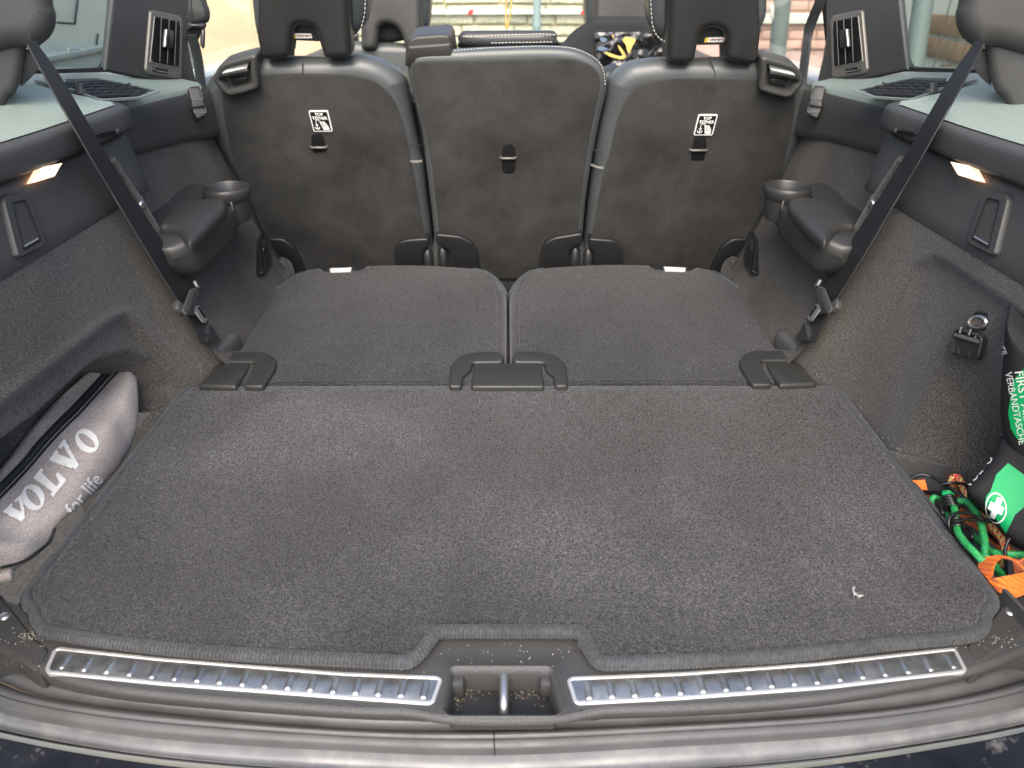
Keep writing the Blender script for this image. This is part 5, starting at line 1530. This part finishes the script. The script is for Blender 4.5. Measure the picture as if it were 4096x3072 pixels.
# orange webbing straps
os_ = thing('orange_strap', 'orange ribbed webbing strap in a loose loop at the front of the tray', 'strap', (.62, .6, -.05), 'orange straps')
A = [P(u, v, z=z) for (u, v), z in zip(Q([(1060,1215),(1075,1110),(1110,1050),(1170,1020),(1260,1035),(1330,1080),(1370,1150)]), [.004,.016,.024,.028,.028,.026,.024])]
B = [P(u, v, z=z) for (u, v), z in zip(Q([(1020,1240),(920,1105),(960,1030),(1050,995),(1170,1000),(1290,1040),(1389,1130)]), [.0,.000,.012,.024,.032,.036,.036])]
ribbon('loop', A, B, .002, M_ocord, os_, sub=6)
A = [P(u, v, z=z) for (u, v), z in zip(Q([(1020,1240),(1130,1215),(1260,1190),(1389,1160),(1500,1120)]), [.004,.012,.016,.018,.018])]
B = [P(u, v, z=z) for (u, v), z in zip(Q([(1090,1330),(1180,1400),(1270,1432),(1370,1400),(1500,1340)]), [-.006,-.004,-.002,.0,.0])]
ribbon('band', A, B, .002, M_ocord, os_, sub=6)
A = [P(u, v, z=z) for (u, v), z in zip(Q([(1280,1060),(1350,1040),(1420,1010)]), [.01,.012,.012])]
B = [P(u, v, z=z) for (u, v), z in zip(Q([(1290,1180),(1370,1130),(1420,1090)]), [-.01,-.008,-.006])]
ribbon('tail', A, B, .002, M_ocord, os_, sub=4)
os2 = thing('orange_strap', 'orange ribbed webbing strap tucked behind the mat edge at the top of the tray', 'strap', (.57, .78, -.05), 'orange straps')
A = [P(u, v, z=z) for (u, v), z in zip(Q([(232,215),(280,270),(330,350),(420,470)]), [.004,.0,-.006,-.015])]
B = [P(u, v, z=z) for (u, v), z in zip(Q([(360,205),(375,260),(388,320),(440,460)]), [.006,.002,-.004,-.02])]
ribbon('band', A, B, .002, M_ocord, os2, sub=5)
A = [P(u, v, z=-.03) for u, v in Q([(380,420),(560,520),(700,600),(900,720),(1100,900),(1300,1050)])]
B = [P(u, v, z=-.03) for u, v in Q([(470,370),(640,450),(800,540),(1000,650),(1180,850),(1380,980)])]
ribbon('band', A, B, .002, M_ocord, os2, sub=5)
# power socket in the right wall with its lid hanging open
sp_ = PL((.592, .81, .20), (-1, -.22, .10), (0, 0, 1))
ps = thing('power_socket', 'round power socket with its square lid hanging open on the right carpet wall', 'power socket', (.60, .81, .15))
zc = lambda x, y: (3072 + x / 2.16, 700 + y / 2.16)
oc = [zc(1830 + 88 * math.cos(2 * math.pi * k / 28), 1272 + 62 * math.sin(2 * math.pi * k / 28)) for k in range(28)]
ring_ = shell('socket_rim', sp_, sp_.pts(oc), [(0, -.01), (0, .004), (.0015, .006), (.003, .006), (.0038, .004), (.0042, .0)], M_silver, ps, ang=30)
shell('socket_disc', sp_, inset(ccw(sp_.pts(oc)), .004), [(0, .001), (.0005, .003), (.004, .0038)], mat('brown_disc', (.09, .075, .062), .45), ps)
a, b = sp_.px(*zc(1832, 1275))
for q in ([(-.3, -.35), (-.3, .35), (-.15, .35), (-.15, -.35)], [(-.15, .2), (.3, .35), (.3, .2), (-.15, .08)], [(-.15, -.1), (.25, 0), (.25, -.12), (-.15, -.22)]):
    shell('key_mark', sp_, ccw([(a + x * .012, b + y * .012) for x, y in q]), [(0, .0036), (0, .0044)], M_vent, ps)
shell('socket_base', sp_, ccw(rnd(sp_.pts([zc(*q) for q in ((1795,1168),(1915,1182),(1945,1290),(1900,1350),(1760,1330),(1735,1270))]), .006)), pill(.01, .002, 3, .002), M_black, ps)
ld_ = ccw(rnd(sp_.pts([zc(*q) for q in ((1700,1322),(1890,1385),(1912,1420),(1870,1590),(1780,1600),(1620,1540),(1650,1350))]), .005))
lid = shell('socket_lid', sp_, ld_, [(0, .002), (0, .010), (.001, .011), (.002, .011), (.003, .006)], M_hinge, ps, ang=30)
shell('lid_bar', sp_, ccw(sp_.pts([zc(*q) for q in ((1675,1365),(1890,1425),(1880,1455),(1660,1390))])), pill(.004, .001, 2, .012), M_vent, lid)
for x, y in ((1680, 1535), (1770, 1560)):
    c0 = sp_.px(*zc(x - 30, y - 5)); c1 = sp_.px(*zc(x + 30, y + 8)); c2 = sp_.px(*zc(x + 22, y - 40))
    tube('lid_clip', [sp_.pt(*c0, .010), sp_.pt(*c1, .011), sp_.pt(*c2, .011)], .0013, M_hinge, lid, seg=6)
for x, y in ((1720, 1345), (1800, 1365), (1855, 1400)):
    c0 = sp_.px(*zc(x - 5, y - 30)); c1 = sp_.px(*zc(x, y + 20))
    tube('lid_hinge', [sp_.pt(*c0, .008), sp_.pt(*c1, .012)], .0014, M_vent, lid, seg=6)

# ================================================================== feather and crumbs
ft = thing('feather', 'tiny white downy feather lying on the mat', 'feather', tuple(P(3430, 2365, z=.004)))
vs, fs = [], []
sh = [(3417,2348),(3412,2362),(3420,2376),(3434,2384),(3450,2382)]
for i, (u, v) in enumerate(smooth(sh, 8, False)):
    for s_ in range(3):
        a = random.uniform(-.9, .9) + (1.2 if s_ % 2 else -2.0)
        l_ = random.uniform(8, 16) * (.6 + .4 * math.sin(i / 32 * math.pi)) * (.6 if i < 6 else 1)
        n0 = len(vs)
        z = .004 + random.random() * .005
        vs += [P(u, v, z=z), P(u + 2.2, v + 1.2, z=z + .0006), P(u + l_ * math.cos(a), v + l_ * math.sin(a), z=z + .003 * random.random())]
        fs.append((n0, n0 + 1, n0 + 2))
link('barbs', vs, fs, M_feather, ft, None)
tube('quill', [P(u, v, z=.0055) for u, v in sh], .0005, M_feather, ft, seg=5)
rg = random.Random(3)
def crumbs(name, label, spots, m, size, zf):
    vs, fs = [], []
    for (u, v, ru, rv, n, zz_) in spots:
        for _ in range(n):
            uu, vv = rg.gauss(u, ru), rg.gauss(v, rv)
            c = P(uu, vv, z=zz_); r_ = size * rg.uniform(.4, 1.2)
            n0 = len(vs)
            for k in range(4):
                a = rg.random() * .6 + k * math.pi / 2
                vs.append(c + V((math.cos(a) * r_, math.sin(a) * r_ * rg.uniform(.5, 1), 0)))
            vs.append(c + V((0, 0, r_ * .9)))
            fs += [(n0 + k, n0 + (k + 1) % 4, n0 + 4) for k in range(4)]
    o = link(name, vs, fs, m, None, None)
    return tag(o, label, 'crumbs', kind='stuff')
crumbs('sand_crumbs', 'scattered pale sand and crumbs along the mat edges and sill', [(600,1660,30,30,40,-.017),(560,1700,30,20,30,-.017),(120,2540,30,16,60,-.012),(90,2555,50,12,20,-.012),(200,2640,120,30,20,-.015),(3980,2560,60,18,40,-.012),(2000,2620,220,20,40,-.0155),(1560,2700,100,10,10,-.0155),
        (1600,2850,120,6,25,-.046),(2600,2838,120,4,14,-.046)], mat('pale_crumbs', (.46, .42, .35), .9), .0008, 0)
crumbs('white_grit', 'white grit on the dark carpet in front of the right wall', [(3640,1780,70,40,130,.004),(3480,1640,60,40,40,.004),(3300,1500,60,20,20,.012),(780,1480,40,40,24,.03)], mat('grit', (.6, .6, .58), .9), .0007, 0)
crumbs('recess_sand', 'brown sand in the latch recess', [(1880,2760,40,16,110,-.0455),(2010,2745,120,5,110,-.0455),(2130,2770,50,20,120,-.0455),(1830,2800,15,20,60,-.0455)], mat('recess_grit', (.34, .28, .20), .9), .0006, 0)
# ================================================================== car body round the boot: roof, pillars, doors
def wbox(name, c, s, m, label, cat, bev=.01, rot=None, group=None):
    return tag(box(name, c, s, m, None, rot, bev), label, cat, group)
for MIR in (False, True):
    side = 'right' if MIR else 'left'
    dr = thing('rear_door', side + ' rear door with grey frame and tinted window beside the seats', 'car door', (-.78, 2.1, -.3), group='rear doors')
    box('door_panel', (-.80, 2.15, .04), (.08, 1.0, .66), M_plastic, dr, bev=.03)
    box('window_ledge', (-.775, 2.15, .378), (.10, 1.0, .03), M_glossgrey, dr, bev=.01)
    # B pillar and window frame bars leaning inwards
    def bar(name, p, q, w_, m):
        tube(name, [V(p), V(q)], w_, m, dr, seg=8)
    bar('door_frame', (-.765, 1.74, .36), (-.66, 1.95, .92), .020, M_black)
    bar('centre_pillar', (-.77, 2.62, .34), (-.63, 2.50, .92), .050, M_plastic)
    link('pane', [V((-.785, 1.70, .38)), V((-.785, 2.60, .38)), V((-.66, 2.52, .90)), V((-.66, 1.90, .90))], [(0, 1, 2, 3)], M_glass_f, dr)
    fd = thing('front_door', side + ' front door with pillar and window beyond the rear door', 'car door', (-.8, 3.0, -.3), group='front doors')
    box('door_panel', (-.80, 3.15, .02), (.08, .95, .60), M_plastic, fd, bev=.03)
    tube('windscreen_pillar', [V((-.74, 3.75, .30)), V((-.60, 3.0, .90))], .035, M_plastic, fd, seg=8)
MIR = False
# belt guide of the second row, left: glossy cover with the belt coming out of it
dg = thing('belt_guide', 'grey shiny belt guide on the left door pillar above the folded belt', 'belt guide', (-.66, 1.74, .5))
GP = facing(P(780, 60, x=-.672))
shell('guide_cover', GP, smooth(GP.pts([(748,-120),(800,-120),(826,0),(838,36),(841,62),(836,84),(822,92),(748,88)]), 3), pill(.05, .014, 5), M_glossdark, dg, ang=80)
shell('guide_ring', GP, rnd(GP.pts([(749,86),(826,90),(826,108),(818,116),(748,119)]), .004), pill(.05, .008, 4, -.004), M_glossdark, dg, ang=60)
shell('guide_neck', GP, rnd(GP.pts([(804,112),(822,114),(820,190),(812,198),(800,180)]), .003), pill(.03, .005, 3, -.010), M_glossdark, dg, ang=60)
shell('guide_mouth', GP, rnd(GP.pts([(746,118),(806,112),(800,150),(786,170),(746,140)]), .003), pill(.02, .003, 2, -.012), M_dark, dg)
bl = thing('seat_belt', 'left rear seat belt falling from its guide beside the air vent', 'seat belt', (-.66, 1.72, .3), group='second row seat belts')
for i, off in enumerate((0, 9, 18, 27)):
    A = [P(u + off, v, x=-.668 + .001 * i) for u, v in ((748,142),(758,175),(768,215),(776,260),(786,345),(794,400))]
    B = [P(u + off + 10, v - 4, x=-.668 + .004 + .001 * i) for u, v in ((748,142),(758,175),(768,215),(776,260),(786,345),(794,400))]
    ribbon('webbing_fold', A, B, .003, M_beltg, bl, sub=4)
br = thing('seat_belt', 'right rear seat belt hanging as folded dark strap beside the window', 'seat belt', (.67, 1.72, .3), group='second row seat belts')
MIR = True
for i, off in enumerate((0, 12, 24)):
    A = [P(u + off, v, x=-.668 + .002 * i) for u, v in ((736,-40),(758,25),(778,70),(800,130),(812,200),(826,300),(836,380))]
    B = [P(u + off + 16, v - 4, x=-.668 + .006 + .002 * i) for u, v in ((736,-40),(758,25),(778,70),(798,130),(806,200),(818,300),(824,380))]
    ribbon('webbing_fold', [V(( a.x, a.y, a.z)) for a in A], B, .003, M_beltg, br, sub=4)
MIR = False
# ================================================================== front seats, dashboard, windscreen
FS = PL((0, 2.45, .4), (0, -1, .08))
for nm in ('left', 'right'):
    L = nm == 'left'
    t = thing('front_seat', ('left front seat with arched black headrest, seen past the rear headrest' if L else 'right front seat carrying a shiny black bag over its backrest'), 'car seat', (-.38 if L else .38, 2.5, -.1), group='front seats')
    X = (lambda u: u) if L else (lambda u: 4062 - u)
    bk_ = [(1330,180),(1350,170),(1420,164),(1500,168),(1600,172),(1690,180),(1716,230),(1730,420),(1300,420),(1310,230)]
    cp = PL(FS.o + V((0, .03, 0)), FS.n)
    shell('backrest', cp, smooth(cp.pts([(X(u), v) for u, v in bk_]), 3), pill(.12, .03, 5), M_leather, t, ang=80)
    hs = [(1440,-160),(1690,-160),(1682,0),(1684,100),(1676,190),(1640,206),(1620,190),(1604,140),(1588,112),(1560,96),(1530,96),(1512,112),(1508,160),(1500,198),(1470,202),(1441,198)]
    hh = shell('headrest', FS, rnd(FS.pts([(X(u), v) for u, v in hs]), .02), pill(.06, .02, 5), M_plastic, t, ang=80)
    cs = [(1460,150),(1450,-160),(1716,-160),(1718,0),(1712,86),(1694,128),(1660,150)]
    c2 = PL(FS.o + V((0, .07, 0)), FS.n)
    shell('headrest_cushion', c2, smooth(c2.pts([(X(u), v) for u, v in cs]), 4), pill(.09, .03, 5), M_leather, t, ang=80)
bgp = PL((0, 2.36, .35), (0, -1, .12))
ob = thing('black_bag', 'shiny black bag with clear film hung over the right front backrest', 'bag', (.3, 2.38, .1))
shell('bag_back', bgp, smooth(bgp.pts([(2236,190),(2260,165),(2300,120),(2345,90),(2393,64),(2480,62),(2600,64),(2640,80),(2690,240),(2690,420),(2260,420)]), 3), pill(.08, .03, 6), M_bag2, ob, ang=80)
ff = PL(bgp.o + V((0, -.012, 0)), bgp.n)
def crinkle(a, b): return .006 * noise.noise(V((a * 22, b * 22, 1))) + .003 * noise.noise(V((a * 60, b * 60, 4)))
# crinkled clear film pocket as a small grid
rows = []
q00, q10, q11, q01 = (2378,130), (2640,128), (2650,262), (2388,262)
for i in range(25):
    r_ = []
    for k in range(15):
        s, w_ = i / 24, k / 14
        u = (q00[0] * (1 - s) + q10[0] * s) * (1 - w_) + (q01[0] * (1 - s) + q11[0] * s) * w_
        v = (q00[1] * (1 - s) + q10[1] * s) * (1 - w_) + (q01[1] * (1 - s) + q11[1] * s) * w_
        a, b = ff.px(u, v)
        r_.append(ff.pt(a, b, .006 + crinkle(a, b) * 1.6))
    rows.append(r_)
loft('film_pocket', rows, M_film, ob, ang=180)
for px in ([(2418,208),(2440,214),(2478,226),(2492,218),(2502,226),(2484,238),(2440,228),(2420,216)], [(2468,182),(2480,190),(2500,222),(2494,226),(2476,204)], [(2487,162),(2500,148),(2520,152),(2540,158),(2532,176),(2520,200),(2514,216),(2506,206),(2500,182)], [(2444,142),(2450,144),(2454,154),(2448,152)]):
    shell('yellow_glint', ff, smooth(ff.pts(px), 3), [(0, .016), (.0005, .017)], M_yellow2, ob)  # flat yellow shapes stand in for reflections on the shiny bag
for px in ([(2396,156),(2412,150),(2428,160),(2410,172)], [(2390,186),(2420,190),(2430,200),(2394,204)]):
    shell('blue_patch', ff, smooth(ff.pts(px), 3), [(0, .014), (.0005, .015)], mat('blue_patch', (.10, .15, .22), .4), ob)
# dashboard and windscreen
da = thing('dashboard', 'black dashboard with pale top below the windscreen', 'dashboard', (0, 3.35, -.2))
dp = [(3.10, .10), (3.10, .20), (3.14, .235), (3.25, .25), (3.5, .245), (3.8, .23), (3.8, .0)]
loft('dash_top', [[V((x, y - .05 * (1 - (x / .78) ** 2), z)) for y, z in smooth(dp, 3, False)] for x in [-.78 + 1.56 * i / 20 for i in range(21)]], M_black, da, ang=60)
ws = thing('windscreen', 'windscreen glass at the front of the cabin', 'windscreen', (0, 3.6, .2))
link('pane', [V((-.72, 3.85, .25)), V((.72, 3.85, .25)), V((.60, 3.05, .92)), V((-.60, 3.05, .92))], [(0, 1, 2, 3)], M_glass_f, ws)
bn = thing('bonnet', 'dark car bonnet beyond the windscreen', 'bonnet', (0, 4.3, .1))
loft('bonnet_panel', [[V((x, y, z - .07 * (x / .85) ** 2)) for x in [-.85 + 1.7 * k / 12 for k in range(13)]] for y, z in ((3.86, .22), (4.1, .20), (4.5, .15), (4.8, .06), (4.9, -.1))], M_whitepaint, bn, ang=70)
# string of beads on the mirror
bd = thing('bead_string', 'string of small gold beads hanging in front of the windscreen', 'beads', tuple(P(2030, 112, y=3.0)), None)
bl_ = [(2022,-60),(2024,0),(2025,40),(2024,80),(2024,105),(2027,113),(2032,104),(2039,72),(2043,40),(2045,8),(2046,-60)]
bp_ = [P(u, v, y=3.0) for u, v in bl_]
bp_ = resamp(smooth([tuple(p) for p in bp_], 5, False), 52)
bead = None
for i, p in enumerate(bp_):
    if bead is None:
        bead = tube('bead', [p + V((0, 0, -.0038)), p + V((0, 0, -.0026)), p, p + V((0, 0, .0026)), p + V((0, 0, .0038))], [.0012, .0032, .0042, .0032, .0012], M_gold, bd, seg=8)
        p0 = p
    else:
        c = bead.copy(); COL.objects.link(c); c.parent = bd; c.location = p - p0
# ================================================================== what stands outside
def wall_of_stones(t, pl, a0, a1, b0, b1, ch, wl, m, gap, depth, rnd_=.35, jit=.006, name='stone', seed=1, prob=1.0):
    rr_ = random.Random(seed); b = b0; row = 0
    while b < b1:
        h_ = ch * rr_.uniform(.9, 1.1) if rnd_ else ch
        a = a0 - rr_.random() * wl
        while a < a1:
            w_ = wl * rr_.uniform(1 - rnd_, 1 + rnd_)
            p = [(a + gap / 2 + rr_.uniform(0, jit), b + gap / 2 + rr_.uniform(0, jit)), (a + w_ - gap / 2 - rr_.uniform(0, jit), b + gap / 2 + rr_.uniform(0, jit)),
                 (a + w_ - gap / 2 - rr_.uniform(0, jit), b + h_ - gap / 2 - rr_.uniform(0, jit)), (a + gap / 2 + rr_.uniform(0, jit), b + h_ - gap / 2 - rr_.uniform(0, jit))]
            shell(name, pl, p, [(0, 0), (0, depth - rr_.random() * jit), (min(.008, h_ * .1), depth)], m, t)
            a += w_
        b += h_; row += 1
wl_ = thing('stone_wall', 'sunlit pale stone wall beyond the windscreen', 'wall', (0, 7.2, -.78))
box('wall_core', (-.05, 7.3, .5), (3.3, .3, 2.56), M_mortar, wl_, bev=0)
WPL = PL((0, 7.15, 0), (0, -1, 0))
wall_of_stones(wl_, WPL, -1.35, 1.15, .02, .56, .082, .40, M_stone, .014, .03, .4, .008, 'stone', 5)
bd_ = thing('barrier_board', 'white and red striped barrier board fixed along the stone wall', 'barrier', (0, 7.08, .28))
z0, z1 = P(1900, 58, y=7.08).z, P(1900, 38, y=7.08).z
box('board', (0.05, 7.09, (z0 + z1) / 2), (1.65, .02, z1 - z0), M_boardwhite, bd_, bev=.002)
for u0, u1 in ((1868, 1898), (2320, 2362)):
    xa, xb = P(u0, 48, y=7.08).x, P(u1, 48, y=7.08).x
    bq = PL((0, 7.08, 0), (0, -1, 0))
    shell('red_stripe', bq, [(xa, z0 + .001), (xb - .02, z0 + .001), (xb, z1 - .001), (xa + .02, z1 - .001)], [(0, 0), (0, .002)], M_red, bd_)
po_ = thing('metal_pole', 'pale blue grey round metal pole in front of the stone wall', 'pole', (.28, 6.7, -.78))
xa = P(2148, 60, y=6.7).x
tube('post', [V((xa, 6.7, -.78)), V((xa, 6.7, 2.2))], .033, M_pole, po_, seg=16)
tube('collar', [V((xa, 6.7, .20)), V((xa, 6.7, .24))], .037, M_pole, po_, seg=16)
# left: pale van, its side close to the window
vn = thing('parked_van', 'pale grey van parked close beside the left rear window', 'van', (-2.4, 1.8, -.78))
VX = -1.75
VPL = PL((VX, 2, .5), (1, 0, 0), (0, 0, 1))
box('van_side', (VX - .5, 2.2, .80), (1.0, 4.4, 1.5), M_van, vn, bev=.05)
def zl_(x, y): return (x / 4.81, y / 4.81)
z_b = P(*zl_(1700, 900), x=VX).z
box('cladding', (VX + .010, 2.2, z_b - .20), (.03, 4.3, .40), M_vanlow, vn, bev=.006)
box('rub_strip', (VX + .028, 2.2, z_b - .012), (.02, 4.3, .024), M_vanlow, vn, bev=.005)
for (x0, y0), (x1, y1) in (((1100, 432), (1440, 463)), ((1440, 463), (1500, 0)), ((1890, 650), (1805, 1210))):
    a, b = P(*zl_(x0, y0), x=VX + .002), P(*zl_(x1, y1), x=VX + .002)
    tube('panel_gap', [a, b], .0035, M_dark, vn, seg=5)
CPL = PL((VX + .026, 2, .5), (1, 0, 0), (0, 0, 1))
hq = ccw(rnd(CPL.pts([zl_(*q) for q in ((1270,915),(1535,920),(1520,1040),(1490,1100),(1350,1100),(1310,1040))]), .02))
hc = shell('handle_recess', CPL, hq, [(0, 0), (.004, .008), (.014, .008), (.02, -.004), (.024, -.006)], M_vanlow, vn, ang=30)
for y in (.9, 3.5):
    tube('wheel', [V((VX - .22, y, -.46)), V((VX - .02, y, -.46))], .32, M_dark, vn, seg=24)
# dark blue shape mirrored in the glass beside it is a parked panel behind
# far left: sunlit tan wall seen past the door frame
tw = wbox('tan_wall', (-3.4, 7.6, .6), (3.6, .2, 2.8), M_tanw, 'sunlit tan rendered wall seen past the left door', 'wall', .01)
# right: brown brick wall with pale joints behind a wire fence
bw = thing('brick_wall', 'brown brick wall with pale joints outside the right rear window', 'wall', (2.7, 3.2, -.78))
box('wall_core', (2.75, 3.2, .4), (.2, 5.6, 2.4), M_mortar2, bw, bev=0)
BPL = PL((2.64, 3.2, 0), (-1, 0, 0))
wall_of_stones(bw, BPL, -1.2, 1.3, -.12, .62, .125, .62, M_brick, .020, .02, .25, .005, 'brick', 11)
fn_ = thing('wire_fence', 'thin wire fence in front of the brown brick wall', 'fence', (2.4, 3.2, -.78))
proto = tube('wire', [V((2.4, 2.2, -.7)), V((2.4, 2.24, 1.2))], .0035, M_wire, fn_, seg=5)
for k in range(1, 26):
    c = proto.copy(); COL.objects.link(c); c.parent = fn_; c.location = (0, .085 * k, 0)
for z in (-.1, .5, 1.1):
    tube('rail', [V((2.39, 1.6, z)), V((2.39, 5.0, z + .03))], .006, M_wire, fn_, seg=6)
lp_ = thing('sloping_post', 'broad blue grey post leaning outside the right rear window', 'post', (1.9, 2.9, -.78))
q0, q1 = P(3700, -40, x=1.95), P(3655, 262, x=1.95)
d = q0 - q1
tube('post', [q1 - d * 3.0, q0 + d * 2.5], .045, M_pole2, lp_, seg=16)
# right front: red brick building with a pale band and a dark trunk
rb = thing('brick_building', 'red brick building with pale band seen through the right door window', 'building', (3.4, 7.6, -.78))
box('wall', (3.3, 7.8, 1.2), (3.4, .2, 4.0), M_redb2, rb, bev=0)
RPL = PL((3.3, 7.69, 0), (0, -1, 0))
for i in range(9):
    for k in range(5):
        z = -.05 + i * .085
        if .17 < z < .26: continue
        shell('brick', RPL, [(-.95 + k * .27 + (i % 2) * .13, z), (-.95 + k * .27 + .26 + (i % 2) * .13, z), (-.95 + k * .27 + .26 + (i % 2) * .13, z + .076), (-.95 + k * .27 + (i % 2) * .13, z + .076)], [(0, 0), (0, .012), (.003, .014)], M_redb, rb)
box('pale_band', (2.9, 7.66, .215), (2.2, .06, .085), M_pale, rb, bev=.004)
tk = thing('dark_post', 'dark grey post in front of the red brick building', 'post', (2.2, 6.0, -.78))
a, b = P(3110, 200, y=5.6), P(3130, 0, y=5.6)
tube('post', [a - (b - a) * 4, a, b, b + (b - a) * 5], .06, M_pole2, tk, seg=12)
tube('bracket', [P(3085, 20, y=5.6), P(3090, 60, y=5.6), P(3102, 100, y=5.6), P(3112, 118, y=5.6)], .016, M_pale, tk, seg=8, sub=3)
